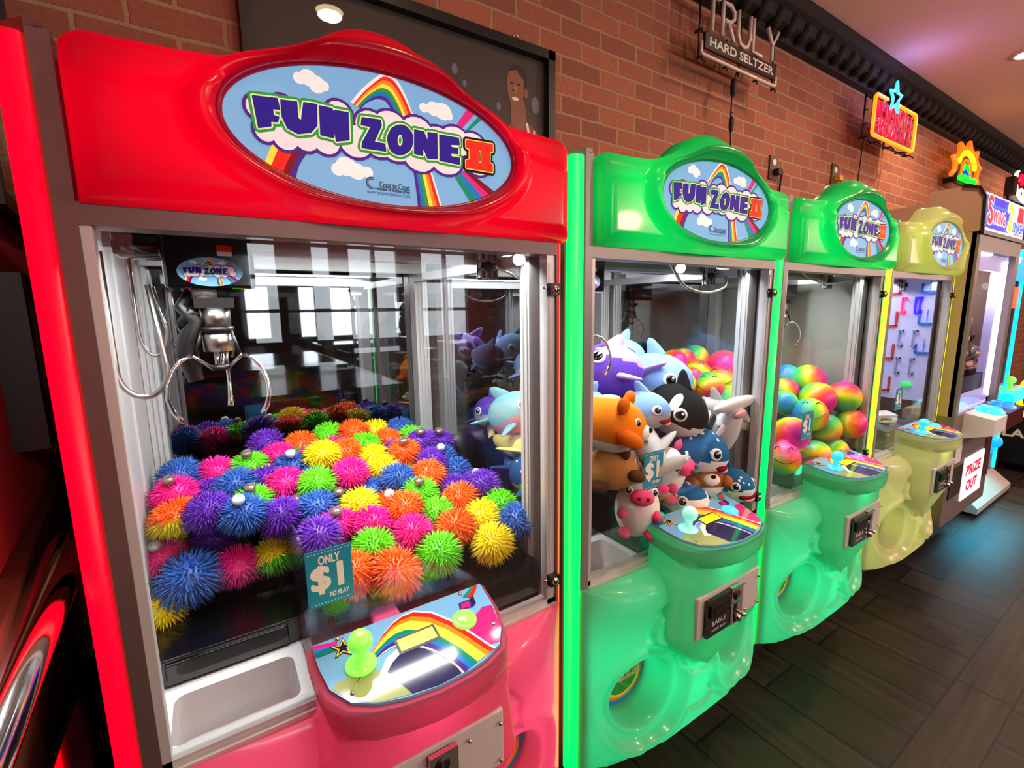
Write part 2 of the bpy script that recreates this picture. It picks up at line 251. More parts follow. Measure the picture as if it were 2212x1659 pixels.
def floor_mat():
    m = mat('plank_tile', '4a3c33', 0.45, spec=.35); n, l, b = nodes(m)
    tc = n.new('ShaderNodeTexCoord'); sp = n.new('ShaderNodeSeparateXYZ'); l.new(tc.outputs['Object'], sp.inputs[0])
    def ma(op, a, v):
        q = n.new('ShaderNodeMath'); q.operation = op; l.new(a, q.inputs[0])
        if isinstance(v, (int, float)): q.inputs[1].default_value = v
        else: l.new(v, q.inputs[1])
        return q.outputs[0]
    def brick(u, v, bw, rh):
        cb = n.new('ShaderNodeCombineXYZ'); l.new(u, cb.inputs[0]); l.new(v, cb.inputs[1])
        br = n.new('ShaderNodeTexBrick'); l.new(cb.outputs[0], br.inputs['Vector']); br.inputs['Scale'].default_value = 1
        br.inputs['Brick Width'].default_value = bw; br.inputs['Row Height'].default_value = rh; br.inputs['Mortar Size'].default_value = 0.006; br.inputs['Mortar Smooth'].default_value = 0.1
        br.inputs['Color1'].default_value = lin('3a302a'); br.inputs['Color2'].default_value = lin('2a231e'); br.inputs['Mortar'].default_value = lin('0c0907')
        no = n.new('ShaderNodeTexNoise'); mp = n.new('ShaderNodeMapping'); l.new(cb.outputs[0], mp.inputs[0]); mp.inputs['Scale'].default_value = (1.6, 24, 1)
        l.new(mp.outputs[0], no.inputs['Vector']); no.inputs['Scale'].default_value = 1.3; no.inputs['Detail'].default_value = 6; no.inputs['Roughness'].default_value = .65
        rp = n.new('ShaderNodeValToRGB'); rp.color_ramp.elements[0].position = .3; rp.color_ramp.elements[0].color = (.3, .28, .26, 1); rp.color_ramp.elements[1].position = .72; rp.color_ramp.elements[1].color = (1.35, 1.2, 1.05, 1)
        l.new(no.outputs['Fac'], rp.inputs[0]); mx = n.new('ShaderNodeMix'); mx.data_type = 'RGBA'; mx.blend_type = 'MULTIPLY'; mx.inputs[0].default_value = 1
        l.new(br.outputs['Color'], mx.inputs[6]); l.new(rp.outputs[0], mx.inputs[7]); return mx.outputs[2]
    A = brick(ma('ADD', sp.outputs['Y'], 6.376), ma('ADD', sp.outputs['X'], 22-2.056), 1.6, 0.2203)
    B = brick(ma('ADD', sp.outputs['X'], 19.3), ma('ADD', sp.outputs['Y'], 0.376+16.7), 0.95, 0.167)
    msk = ma('MULTIPLY', ma('LESS_THAN', sp.outputs['Y'], -0.375), ma('GREATER_THAN', sp.outputs['Y'], -0.544))
    mx = n.new('ShaderNodeMix'); mx.data_type = 'RGBA'; l.new(msk, mx.inputs[0]); l.new(A, mx.inputs[6]); l.new(B, mx.inputs[7]); l.new(mx.outputs[2], b.inputs['Base Color'])
floor_mat()
mat('ceiling_paint', 'e8cabc', 0.9); mat('cornice_wood', '140c0a', 0.8); mat('red_paint', 'c02832', 0.7); mat('wainscot_wood', '4a3028', 0.4)
mat('panel_grey', 'b4beb6', 0.4); mat('dark_paint', '2b2523', 0.8); mat('black_frame', '0b0a0b', 0.35); mat('black_gloss', '060606', 0.12, coat=.5); mat('black_plastic', '0d0d0e', 0.4)
mat('chrome', 'e6e4e0', 0.08, 1); mat('steel', 'b9b7b2', 0.28, 1); mat('silver_paint', 'c6c8c6', 0.35, 0.25); mat('white_plastic', 'e4e5e2', 0.35); mat('grey_metal', '8e8484', 0.42, 0.35)
mat('rubber', '0a0a0a', 0.7); mat('cord', '100c0b', 0.6)
pane_mat('clear_pane'); pane_mat('acrylic', (0.985, 0.99, 0.99, 1), 0.5)
pane_mat('picture_glass', (1, 1, 1, 1), .6)
mat('dark_mirror', '98999c', 0.02, 1)

# ------------------------------------------------------------------ the room
struct('floor', 'plank_tile', lambda b: b.box(-4, 24, -7.6, 1.1, -0.1, 0))
struct('ceiling', 'ceiling_paint', lambda b: b.box(-4, 24, -7.6, 1.1, CEIL, CEIL+0.1))
struct('wall_back', 'brick', lambda b: b.box(-0.6, 24, 0.9, 1.1, 0, CEIL))
struct('wall_right', 'dark_paint', lambda b: b.box(23, 23.2, -7.4, 0.9, 0, CEIL))
def LW(y, off=0): return -0.12-0.11*y+off
def leftwall(b):
    b.use('red_paint').prism([(LW(-0.95), -0.95), (LW(0.9), 0.9), (LW(0.9)-.15, 0.9), (LW(-0.95)-.15, -0.95)], 0, CEIL)
struct('wall_left', 'red_paint', leftwall)
struct('wall_side', 'dark_paint', lambda b: b.box(-4, LW(-0.95)-.15, -1.1, -0.95, 0, CEIL).box(-4.1, -4, -7.4, -1.1, 0, CEIL))
def wains(b):
    b.prism([(LW(-0.9, .003), -0.9), (LW(0.88, .003), 0.88), (LW(0.88, .014), 0.88), (LW(-0.9, .014), -0.9)], 0, 1.11)
    b.prism([(LW(-0.9, .003), -0.9), (LW(0.88, .003), 0.88), (LW(0.88, .024), 0.88), (LW(-0.9, .024), -0.9)], 1.11, 1.15)
struct('trim_1', 'wainscot_wood', wains)
def corn(b):
    prof = [(0.9, 3.045), (0.86, 3.05), (0.85, 3.085), (0.80, 3.10), (0.785, 3.15), (0.755, 3.165), (0.735, 3.19), (0.735, CEIL), (0.9, CEIL)]
    b.prism(prof, -0.5, 23, 'x')
    for k in range(150):
        x = -0.3+k*0.15
        b.tube([(x, 0.845, 3.078), (x, 0.815, 3.088), (x, 0.795, 3.115), (x, 0.785, 3.148)], [0.03, 0.034, 0.03, 0.02], 6)
struct('trim_2', 'cornice_wood', corn)
# far dining room wall with its windows (seen in the mirrors)
WIN = [(0.72, 1.15), (1.62, 1.95), (2.2, 3.1), (3.5, 4.5)]
def farwall(b):
    x = -4
    for a, c in WIN:
        b.box(x, a, -7.6, -7.4, 0, CEIL); b.box(a, c, -7.6, -7.4, 0, 1.0); b.box(a, c, -7.6, -7.4, 3.1, CEIL); x = c
    b.box(x, 24, -7.6, -7.4, 0, CEIL)
struct('wall_front', 'dark_paint', farwall)
for i, (a, c) in enumerate(WIN):
    def wf(b):
        b.use('black_frame'); nx = max(1, round((c-a)/0.45)); nz = 4
        for k in range(nx+1): x = a+(c-a)*k/nx; b.box(x-.03, x+.03, -7.5, -7.42, 1.0, 3.1)
        for k in range(nz+1): z = 1.0+2.1*k/nz; b.box(a, c, -7.5, -7.42, z-.03, z+.03)
        b.use('clear_pane').box(a, c, -7.475, -7.47, 1.0, 3.1)
    struct('window_%d' % (i+1), 'black_frame', wf)
# ------------------------------------------------------------------ crane machines
W, D = 0.846, 0.80
for nm, c in dict(sky='78b4e2', white='f4f2ee', pinkwhite='f6dfe6', indigo='2a1a8c', green='2f9a3a', lime='d9f0b0', red='e02a20', yellow='ffe04a', orange='f58a1e', blue='1878c8', purple='4a2a86', magenta='d0287e', teal='128a6a', deepred='7a1020', ink='3a4a60', black='101010', darkviolet='2a2450', hill='9cab6a').items():
    mat('print_'+nm, c, 0.07, coat=0, spec=.4); mat('sign_'+nm, c, 0.5, spec=.12, emit=c, es=.5)
mat('lcd', 'e8e020', 0.3, emit='f0e800', es=0.55); mat('lcd_ink', '8f8a10', .4)
mat('card_blue', '1f8fae', 0.4); mat('card_white', 'f0ece0', 0.5)
mat('led_bar', 'ffffff', 0.4, emit='f6faff', es=9)
mat('joy_green', '8cff5a', 0.2, emit='7cf04a', es=0.75, coat=.5); mat('joy_cyan', '40d8ff', 0.2, emit='30c8f0', es=0.8, coat=.5); mat('joy_pale', 'b0ffe8', 0.2, emit='70e8d0', es=0.7, coat=.5); mat('joy_violet', 'b070ff', 0.2, emit='a060f0', es=0.8)
mat('bowl_blue', '1d8fd0', .4)

def shell_mat(name, base, k, dye, coat=.25):
    """thin moulded plastic that lets the LEDs behind it through"""
    m = mat(name, base, 0.22, coat=coat, spec=.3); n, l, p = nodes(m)
    out = n['Material Output']; mx = n.new('ShaderNodeMixShader'); tr = n.new('ShaderNodeBsdfTranslucent'); tr.inputs[0].default_value = dye; mx.inputs[0].default_value = k
    l.new(p.outputs[0], mx.inputs[1]); l.new(tr.outputs[0], mx.inputs[2]); l.new(mx.outputs[0], out.inputs[0]); return m
def theme(key, plastic, hdr, led, le, frame, dye):
    shell_mat('shell_'+key, plastic, .5, tuple(.5+.5*v for v in dye[:3])+(1,)); shell_mat('header_'+key, hdr, .55, dye, .18); mat('led_'+key, led, 0.4, emit=led, es=le); mat('post_'+key, frame, 0.4, 0.3)
theme('red', 'd8607c', '9c0428', 'ff0012', 4.0, '6a5654', (.95, .03, .22, 1))
theme('green', '6cbc98', '189a60', '00ff56', 2.0, '8c8684', (.05, .95, .42, 1))
theme('yellow', 'c4be9a', 'b4b488', 'dcff20', 1.3, '94908a', (.85, .90, .50, 1))
SHELL_W = {'red': 3.6, 'green': 2.7, 'yellow': 1.5}; HEAD_W = {'red': 1.05, 'green': 0.85, 'yellow': 0.5}
SHELL_C = {'red': (1, .12, .30), 'green': (0, 1, .48), 'yellow': (.9, 1, .25)}; HEAD_C = {'red': (1, 0, .06), 'green': (0, 1, .28), 'yellow': (.8, 1, .15)}
LED_RGB = {'red': (1, .05, .12), 'green': (.05, 1, .35), 'yellow': (.85, 1, .2)}

XC, ZC, EA, EB = 0.4525, 1.768, 0.232, 0.1
def hdr_top(x):
    t = x-XC; z = 1.846+0.075*exp(-(t/0.105)**4)*0.35+0.07*exp(-(t/0.15)**2)
    d = min(x-0.06, 0.845-x); R = 0.035
    if d < R: z -= R-sqrt(max(R*R-(R-d)**2, 0))
    return z
def ering(x, z):
    e = sqrt(((x-XC)/EA)**2+((z-ZC)/EB)**2); r = math.hypot(x-XC, z-ZC)
    return r*(1-1/e) if e > 0.05 else -0.1
def hdr_y(x, z, zt, zb=1.643):
    d = min(x-0.06, 0.845-x, z-zb, (zt-z)*0.9); d = max(d, 0)
    y = -0.034*sqrt(max(1-(1-min(d/0.032, 1))**2, 0))
    t = x-XC; k = sm01(0, 0.03, d)
    y -= 0.012*k*exp(-(t/0.3)**2)
    # upper channel left and right of the hump, and the small lip below the ring
    zc = 1.802+0.022*cos(min(abs(t)/0.38, 1)*pi)
    y += 0.014*k*sm01(zc-0.004, zc+0.02, z)*sm01(0.14, 0.2, abs(t))
    y -= 0.010*k*exp(-((z-1.658)/0.012)**2)*exp(-(t/0.17)**4)
    q = ering(x, z)
    if -0.004 < q < 0.044: y -= 0.028*sin(pi*(q+0.004)/0.048)**0.8
    if q <= -0.004: y = max(y, -0.046)+0.004
    return y
def header(key, root):
    mb = MB().use('header_'+key); zb = 1.643; nu, nv = 132, 60
    def fn(u, v):
        x = 0.06+0.785*(0.5-0.5*cos(pi*u))*0.35+0.785*u*0.65; zt = hdr_top(x); z = zb+(zt-zb)*(0.5-0.5*cos(pi*v))*0.4+(zt-zb)*v*0.6
        return (x, hdr_y(x, z, zt), z)
    mb.grid(fn, nu, nv)
    loop = [fn(i/nu, 0) for i in range(nu+1)]+[fn(1, j/nv) for j in range(1, nv+1)]+[fn(1-i/nu, 1) for i in range(1, nu+1)]+[fn(0, 1-j/nv) for j in range(1, nv)]
    n = len(loop); vs = loop+[(p[0], 0.058, p[2]) for p in loop]
    mb.add(vs, [(i, n+i, n+(i+1) % n, (i+1) % n) for i in range(n)]+[tuple(range(n, 2*n))], True)
    return obj('header', mb, root)
def mm(l): return [(a/1000, b/1000) for a, b in l]
def clip_e(p, a=0.9995):
    e = sqrt((p[0]/EA)**2+(p[1]/EB)**2)
    return p if e <= a else (p[0]*a/e, p[1]*a/e)
def strips(mb, o, i, cols, pl, h, pre='sign_'):
    o, i = mm(o), mm(i); n = len(cols)
    def smooth(l):
        out = []
        for k in range(len(l)-1):
            p0, p1, p2, p3 = l[max(k-1, 0)], l[k], l[k+1], l[min(k+2, len(l)-1)]
            for s in range(6):
                t = s/6; out.append(tuple(0.5*(2*p1[a]+(p2[a]-p0[a])*t+(2*p0[a]-5*p1[a]+4*p2[a]-p3[a])*t*t+(3*p1[a]-p0[a]-3*p2[a]+p3[a])*t**3) for a in (0, 1)))
        return out+[l[-1]]
    o, i = smooth(o), smooth(i)
    for k, c in enumerate(cols):
        a = [clip_e((p[0]+(q[0]-p[0])*k/n, p[1]+(q[1]-p[1])*k/n)) for p, q in zip(o, i)]
        b = [clip_e((p[0]+(q[0]-p[0])*(k+1)/n, p[1]+(q[1]-p[1])*(k+1)/n)) for p, q in zip(o, i)]
        mb.use(pre+c)
        for s in range(len(a)-1): mb.poly([a[s], b[s], b[s+1], a[s+1]], pl, h)
SIGN = {}
def sign_mesh(kind='II'):
    if kind in SIGN: return SIGN[kind]
    pre = 'sign_' if kind == 'II' else 'print_'
    mb = MB(); Hs = 0.00035
    pl = lambda u, v, h: (u, -h, v)
    mb.use(pre+'sky').prism(ellipse(0, 0, EA, EB, 72), -0.0, 0.006, 'y')
    mb.use(pre+'white')
    for x, y, a, b in ART['puffs']: mb.poly([clip_e(p) for p in ellipse(x/1000, y/1000, abs(a)/1000, abs(b)/1000, 16)], pl, Hs)
    RB = ['red', 'orange', 'yellow', 'green', 'blue', 'purple']
    wo = mm(ART['arch_o']); wi = mm(ART['arch_i'])
    strips(mb, [(x*1000*1.0-(3 if k < 4 else -3), y*1000+(3 if k < 6 else 0)) for k, (x, y) in enumerate(wo)], [(x*1000, y*1000) for x, y in wi], ['white'], pl, Hs*1.2, pre)
    strips(mb, ART['arch_o'], ART['arch_i'], RB, pl, Hs*2, pre)
    strips(mb, ART['left_o'], ART['left_i'], ['yellow', 'red', 'red', 'deepred', 'purple'], pl, Hs*2, pre)
    strips(mb, ART['ru_o'], ART['ru_i'], ['magenta', 'magenta', 'sky', 'teal'], pl, Hs*2.2, pre)
    strips(mb, ART['rl_o'], ART['rl_i'], ['teal', 'blue', 'magenta', 'deepred'], pl, Hs*2.2, pre)
    for g, c, h in ((0.0045, 'purple', 3), (0, 'pinkwhite', 4)):
        mb.use(pre+''+c)
        for x, y, a, b in ART['cloud']: mb.poly([clip_e(p) for p in ellipse(x/1000, y/1000, abs(a)/1000+g, abs(b)/1000+g, 20)], pl, Hs*h)
    for ch, p in ART['letters'].items():
        if ch.endswith('h') or (ch == 'II' and kind != 'II'): continue
        hole = [mm(ART['letters'][ch+'h'])] if ch+'h' in ART['letters'] else []
        V, Fs, E = tri2d(mm(p), hole)
        lay = (('black', .0062, 5), ('yellow', .0022, 7), ('red', .0006, 8)) if ch == 'II' else (('green', .0062, 5), ('lime', .0026, 6), ('indigo', .0006, 7))
        for c, w, h in lay: mb.use(pre+''+c).fat(V, Fs, E, w, pl, Hs*h)
    if kind == 'II':
        T = mm(ART['txt']); mb.use(pre+'ink')
        put_text(mb, 'Coast to Coast', .013, pl, Hs*2, at=(.0035, -.0668), width=.05, w=.0003)
        put_text(mb, 'a member of the Elaut group', .006, pl, Hs*2, at=(0, -.0732), width=.057, w=.0003)
        put_text(mb, 'www.cranemachines.com', .008, pl, Hs*2, at=(-.006, -.0795), width=.072)
        for r, w in ((.0085, .0008), (.0062, .0007)):
            a = [(-.034+r*.9*cos(t), -.066+r*sin(t)) for t in [radians(60+q*12) for q in range(20)]]
            mb.fat(a, [], [(k, k+1) for k in range(19)], w, pl, Hs*2)
    SIGN[kind] = mb.mesh('sign'); return SIGN[kind]

# lower moulded shell -------------------------------------------------------
SZ0, SZ1 = 0.28, 0.80
HOLES = [(0.215, 0.455), (0.651, 0.455)]; HR = 0.106
def seg_d(x, z, pts):
    best = 9
    for (x0, z0), (x1, z1) in zip(pts, pts[1:]):
        dx, dz = x1-x0, z1-z0; t = max(0, min(1, ((x-x0)*dx+(z-z0)*dz)/(dx*dx+dz*dz))); best = min(best, math.hypot(x-x0-t*dx, z-z0-t*dz))
    return best
GROOVES = [([(0.11, 0.293), (0.19, 0.290), (0.27, 0.297), (0.33, 0.322), (0.375, 0.36)], .012, .011),
           ([(0.272, 0.705), (0.232, 0.69), (0.208, 0.655), (0.212, 0.612), (0.245, 0.583), (0.31, 0.562), (0.345, 0.545)], .017, .016),
           ([(0.345, 0.54), (0.365, 0.495), (0.405, 0.462), (0.433, 0.455)], .016, .016)]
def shell_y(x, z):
    t = (x-0.43)/0.405; base = max(1-t**4, 0)
    k = 1.0
    if z > 0.72: k = sqrt(max(1-((z-0.72)/0.082)**2, 0.02))
    if z < 0.31: k *= 0.86+0.14*sqrt(max(1-((0.31-z)/0.03)**2, 0))
    y = -0.088*base*k
    m = abs(x-0.433); mx = 0.433-m; f = min(1, base*1.7)
    for pts, w, dp in GROOVES:
        d = seg_d(mx, z, pts); y += dp*f*(1-sm01(w*.55, w*1.25, d))
    q = math.hypot(m/0.075, (z-0.372)/0.052); y += 0.013*(1-sm01(.75, 1.05, q))
    for hx, hz in HOLES:
        r = math.hypot(x-hx, z-hz)
        if r < 0.19:
            y -= 0.010*exp(-((r-0.158)/0.011)**2)*f
            y += 0.026*(1-sm01(HR+.012, 0.154, r)); y -= 0.007*exp(-((r-HR-.006)/0.006)**2)
        if r < HR: y += 0.105*sm01(0, 0.026, HR-r)
    return y
def shell(key, root):
    mb = MB().use('shell_'+key); nu, nv = 170, 112
    def fn(u, v):
        x = 0.025+0.81*u; z = SZ0+(SZ1-SZ0)*v; return (x, shell_y(x, z), z)
    mb.grid(fn, nu, nv)
    loop = [fn(i/nu, 0) for i in range(nu+1)]+[fn(1, j/nv) for j in range(1, nv+1)]+[fn(1-i/nu, 1) for i in range(1, nu+1)]+[fn(0, 1-j/nv) for j in range(1, nv)]
    loop = [p for k, p in enumerate(loop) if not (nu+nv < k < 2*nu+nv)]; n = len(loop); top = nu+nv
    mb.add(loop+[(p[0], 0.11, p[2]) for p in loop], [(i, n+i, n+(i+1) % n, (i+1) % n) for i in range(n) if i != top], False)
    # neck that carries the control shelf and narrows into the tongue below the coin plate
    def neck(u, v):
        z = 0.47+0.41*v; a = pi*u; e = 0.28; c, s = cos(a), sin(a)
        low = max(0, (0.635-z)/0.165)
        w = (0.162+0.026*max(0, (0.86-z)/0.22 if z > 0.64 else 1))*(1-low**1.7)+0.002
        dp = (0.150-0.004*max(0, (z-.64)/.24))*(1-low)+0.096*low
        x = 0.4485-(0.006 if z < .8 else 0)-w*math.copysign(abs(c)**e, c); y = -dp*abs(s)**e
        return (x, y, z)
    mb.grid(neck, 56, 36)
    # shelf rim
    def pz(y): return 0.918+0.165*y
    rim = [(0.279, 0.0)]+PANEL[1:-1]+[(0.618, 0.0)]
    P = [(x+(x-0.4485)*0.045, y-0.008 if y < -0.01 else 0.0) for x, y in rim]
    n = len(P); prof = [(1.0, -0.002), (1.012, -0.012), (1.01, -0.036), (0.985, -0.056), (0.93, -0.064)]
    vs = [(0.4485+(x-0.4485)*s, y*s, pz(y*s)+dz) for s, dz in prof for x, y in P]
    fs = [(j*n+i, j*n+i+1, (j+1)*n+i+1, (j+1)*n+i) for j in range(len(prof)-1) for i in range(n-1)]
    fs += [tuple(range(n))]
    mb.add(vs, fs, True)
    return obj('front_shell', mb, root)
PANEL = [(0.279, 0.0), (0.281, -0.05), (0.288, -0.098), (0.312, -0.136), (0.345, -0.156), (0.39, -0.169), (0.445, -0.176), (0.50, -0.174), (0.535, -0.168), (0.575, -0.152), (0.596, -0.123), (0.612, -0.066), (0.618, 0.0)]
def control_panel(root, joy, btn):
    mb = MB(); h0 = 0.0009
    pl = lambda u, v, h: (u, v, 0.918+0.165*v+0.003+h)
    mb.use('print_sky'); top = [pl(x, y, 0) for x, y in PANEL]; n = len(top)
    mb.add(top+[(x, y, z-0.006) for x, y, z in top], [tuple(range(n))]+[(i, n+i, n+(i+1) % n, (i+1) % n) for i in range(n)])
    mb.use('print_magenta').poly([(0.538, -0.092), (0.56, -0.075), (0.575, -0.068), (0.59, -0.060), (0.610, -0.064), (0.598, -0.118), (0.577, -0.148), (0.556, -0.145)], pl, h0*.5)
    mb.use('print_hill').poly([(0.291, -0.098), (0.305, -0.092), (0.319, -0.089), (0.34, -0.089), (0.354, -0.094), (0.377, -0.109), (0.392, -0.132), (0.40, -0.168), (0.35, -0.157), (0.313, -0.135)], pl, h0*.6)
    mb.use('print_white').poly([(0.36, -0.117), (0.385, -0.085), (0.41, -0.075), (0.43, -0.075), (0.40, -0.10), (0.378, -0.125)], pl, h0*.7)
    mb.use('print_darkviolet').poly([(0.378, -0.112), (0.392, -0.098), (0.407, -0.089), (0.416, -0.091), (0.427, -0.086), (0.44, -0.091), (0.451, -0.096), (0.484, -0.158), (0.486, -0.173), (0.445, -0.175), (0.40, -0.168)], pl, h0*.8)
    o = [(367, -63), (396, -34), (420, -18), (440, -10.5), (465, -10), (494, -29), (518, -64), (540, -111), (556, -150), (561, -157)]
    i = [(325, -112), (354, -88), (384, -71), (400, -67), (415, -68), (444, -85), (463, -106), (479, -133), (488, -160), (491, -174)]
    n = 7; cols = ['red', 'orange', 'yellow', 'yellow', 'teal', 'blue', 'purple']
    def band(a, b, c):
        mb.use('print_'+c)
        for s in range(len(o)-1):
            f = lambda t, s: ((o[s][0]+(i[s][0]-o[s][0])*t)/1000, (o[s][1]+(i[s][1]-o[s][1])*t)/1000)
            mb.poly([f(a, s), f(b, s), f(b, s+1), f(a, s+1)], pl, h0)
    band(-0.06, 0, 'white')
    for k, c in enumerate(cols): band(k/n, (k+1)/n, c)
    band(1, 1.05, 'white')
    for pts, c in (([(0.2795, -0.002), (0.322, -0.010), (0.318, -0.018), (0.280, -0.012)], 'magenta'), ([(0.280, -0.012), (0.318, -0.018), (0.316, -0.024), (0.2805, -0.021)], 'blue'), ([(0.2805, -0.021), (0.316, -0.024), (0.314, -0.030), (0.2815, -0.030)], 'teal'),
                   ([(0.574, -0.024), (0.602, -0.002), (0.611, -0.002), (0.584, -0.030)], 'red'), ([(0.567, -0.019), (0.594, -0.002), (0.602, -0.002), (0.574, -0.024)], 'teal'),
                   ([(0.552, -0.030), (0.577, -0.030), (0.574, -0.052), (0.546, -0.048)], 'purple'), ([(0.556, -0.034), (0.573, -0.034), (0.570, -0.048), (0.551, -0.045)], 'magenta'), ([(0.577, -0.030), (0.588, -0.024), (0.584, -0.045), (0.574, -0.052)], 'darkviolet')):
        mb.use('print_'+c).poly(pts, pl, h0)
    for r, c, q in ((.024, 'black', 1.2), (.0205, 'yellow', 1.6), (.014, 'darkviolet', 2)):
        st = [(0.326+(r if k % 2 == 0 else r*.42)*cos(pi/2+k*pi/5-.2), -0.030+(r if k % 2 == 0 else r*.42)*sin(pi/2+k*pi/5-.2)) for k in range(10)]
        V, Fs, E = tri2d(st); mb.use('print_'+c).fat(V, Fs, E, 0, pl, h0*q)
    cp = obj('control_panel', mb, root)
    tilt = math.atan(0.165)
    def jy(b):
        b.lathe([(0, 0), (.026, 0), (.0265, .003), (.022, .0055), (.012, .007), (.0098, .012), (.0092, .03), (.011, .034)], n=24)
    jo = part('joystick', root, joy, jy, loc=(0.344, -0.077, 0.9085), rot=(tilt*.6, 0, 0))
    part('joystick_knob', jo, joy, lambda b: b.ell((0, 0, .047), .0205, 20, 14))
    part('push_button', root, btn, lambda b: b.lathe([(0, .011), (.012, .0105), (.0165, .008), (.018, .006), (.019, .0062), (.023, .005), (.0238, .002), (.0238, -.002)], n=28), loc=(0.543, -0.073, 0.9088), rot=(tilt, 0, 0))
    dq = MB().use('black_plastic'); dq.box(-.039, .039, -.0185, .0185, 0, .004); dq.use('lcd').box(-.0345, .0345, -.0135, .0135, .004, .0046)
    pz = lambda u, v, h: (u, v, .0047+h); dq.use('lcd_ink')
    put_text(dq, '0', .011, pz, 0, at=(-.012, -.006)); put_text(dq, '0', .011, pz, 0, at=(.02, -.006)); put_text(dq, 'CREDIT', .005, pz, 0, at=(-.015, .007)); put_text(dq, 'PRICE', .005, pz, 0, at=(.015, .007))
    obj('display', dq, root, loc=(0.447, -0.072, 0.9065), rot=(tilt, 0, 0))
    for x, y in ((0.322, -0.006), (0.567, -0.008), (0.588, -0.108), (0.318, -0.122)):
        part('screw', root, 'steel', lambda b: b.lathe([(0, .003), (.003, .0024), (.0042, .0006), (.0042, -.002)], n=12), loc=(x, y, 0.918+0.165*y+0.004))
    return cp

GREY = mat('coin_grey', 'd0cac8', 0.4)
def coin_unit(root, bills):
    # recessed coin plate on the neck
    pb = part('coin_plate', root, 'coin_grey', lambda b: b.box(0.298, 0.580, -0.1525, -0.140, 0.638, 0.758), bevel=.003)
    def cm(b):
        b.use('chrome').box(0.425, 0.478, -0.166, -0.157, 0.640, 0.750); b.use('black_plastic').lathe([(0, -.168), (.014, -.168), (.016, -.164)], c=(0.447, 0, 0.727), n=20, axis='y')
        b.use('steel').box(0.445, 0.449, -0.1695, -0.167, 0.714, 0.738); b.use('black_plastic').box(0.440, 0.453, -0.1672, -0.166, 0.645, 0.70)
        b.use('chrome').tube([(0.465, -.165, .667), (0.468, -.182, .665)], .006, 8); b.use('print_teal').box(0.432, 0.47, -0.1675, -0.166, 0.702, 0.707)
        b.use('chrome').lathe([(.0, -.176), (.010, -.174), (.012, -.165)], c=(0.458, 0, 0.655), n=14, axis='y')
    part('coin_mechanism', root, 'chrome', cm)
    if bills:
        def ba(b):
            b.use('black_gloss').box(0.322, 0.423, -0.165, -0.157, 0.642, 0.748); b.use('black_plastic').box(0.33, 0.415, -0.172, -0.164, 0.70, 0.735)
            b.use('rubber').box(0.34, 0.41, -0.1735, -0.171, 0.712, 0.722)
            b.use('print_white'); pl = lambda u, v, h: (0.372+u, -0.1655-h, 0.672+v)
            put_text(b, '$ABLE', .018, pl, 0, at=(0, .006), width=.062); put_text(b, 'INSERT BILLS', .009, pl, 0, at=(0, -.014), width=.06)
        part('bill_acceptor', root, 'black_gloss', ba)
    for x, z in ((0.505, .735), (0.57, .735), (0.505, .655), (0.57, .655)):
        part('screw', root, 'steel', lambda b: b.lathe([(0, -.0035), (.0025, -.003), (.004, 0)], n=10, axis='y'), loc=(x, -0.158, z))

def prize_doors(root):
    for k, (hx, hz) in enumerate(HOLES):
        mb = MB(); pl = lambda u, v, h: (u, -h, v)
        mb.use('bowl_blue').prism(ellipse(0, 0, .1, .1, 32), 0, -.004, 'y')
        cols = [('print_orange', .078), ('print_yellow', .068), ('print_green', .058)]
        for i, (c, r) in enumerate(cols): mb.use(c).poly(ellipse(0, -.012, r, r*.8, 28), pl, .0046+.0004*i)
        mb.use('print_lime'); put_text(mb, 'PRIZE', .05, pl, .0062, at=(0, 0), width=.125, w=.003)
        mb.use('print_orange'); put_text(mb, 'PRIZE', .05, pl, .0066, at=(0, 0), width=.122, w=.0005)
        obj('prize_flap', mb, root, loc=(hx, 0.028, hz), rot=(0, 0, 0))

def price_card(x0, label, x, z, w=.078, h=.106, y=-0.002, rz=0):
    mb = MB(); pl = lambda u, v, hh: (u, -.0016-hh, v)
    mb.use('card_blue').box(-w/2, w/2, -.0015, 0, -h/2, h/2); mb.use('card_white')
    put_text(mb, 'ONLY', .022, pl, .0002, at=(0, h*.31), width=w*.46, w=.0006)
    put_text(mb, '$1', .062, pl, .0002, at=(0, -.002), width=w*.66, w=.0024)
    put_text(mb, 'TO PLAY', .012, pl, .0002, at=(w*.17, -h*.335), width=w*.44, w=.0004, shear=.2)
    for s in (1, -1):
        for k in range(13): u = -w*.43+k*w*.86/12; mb.poly([(u-.0013, s*h*.45-.0007), (u+.0013, s*h*.45-.0007), (u+.0013, s*h*.45+.0007), (u-.0013, s*h*.45+.0007)], pl, .0002)
    o = obj('price_card', mb, loc=(x0+x, y, z), rot=(0, 0, rz)); return tag(o, label, 'sign', 'price cards on the crane machines')

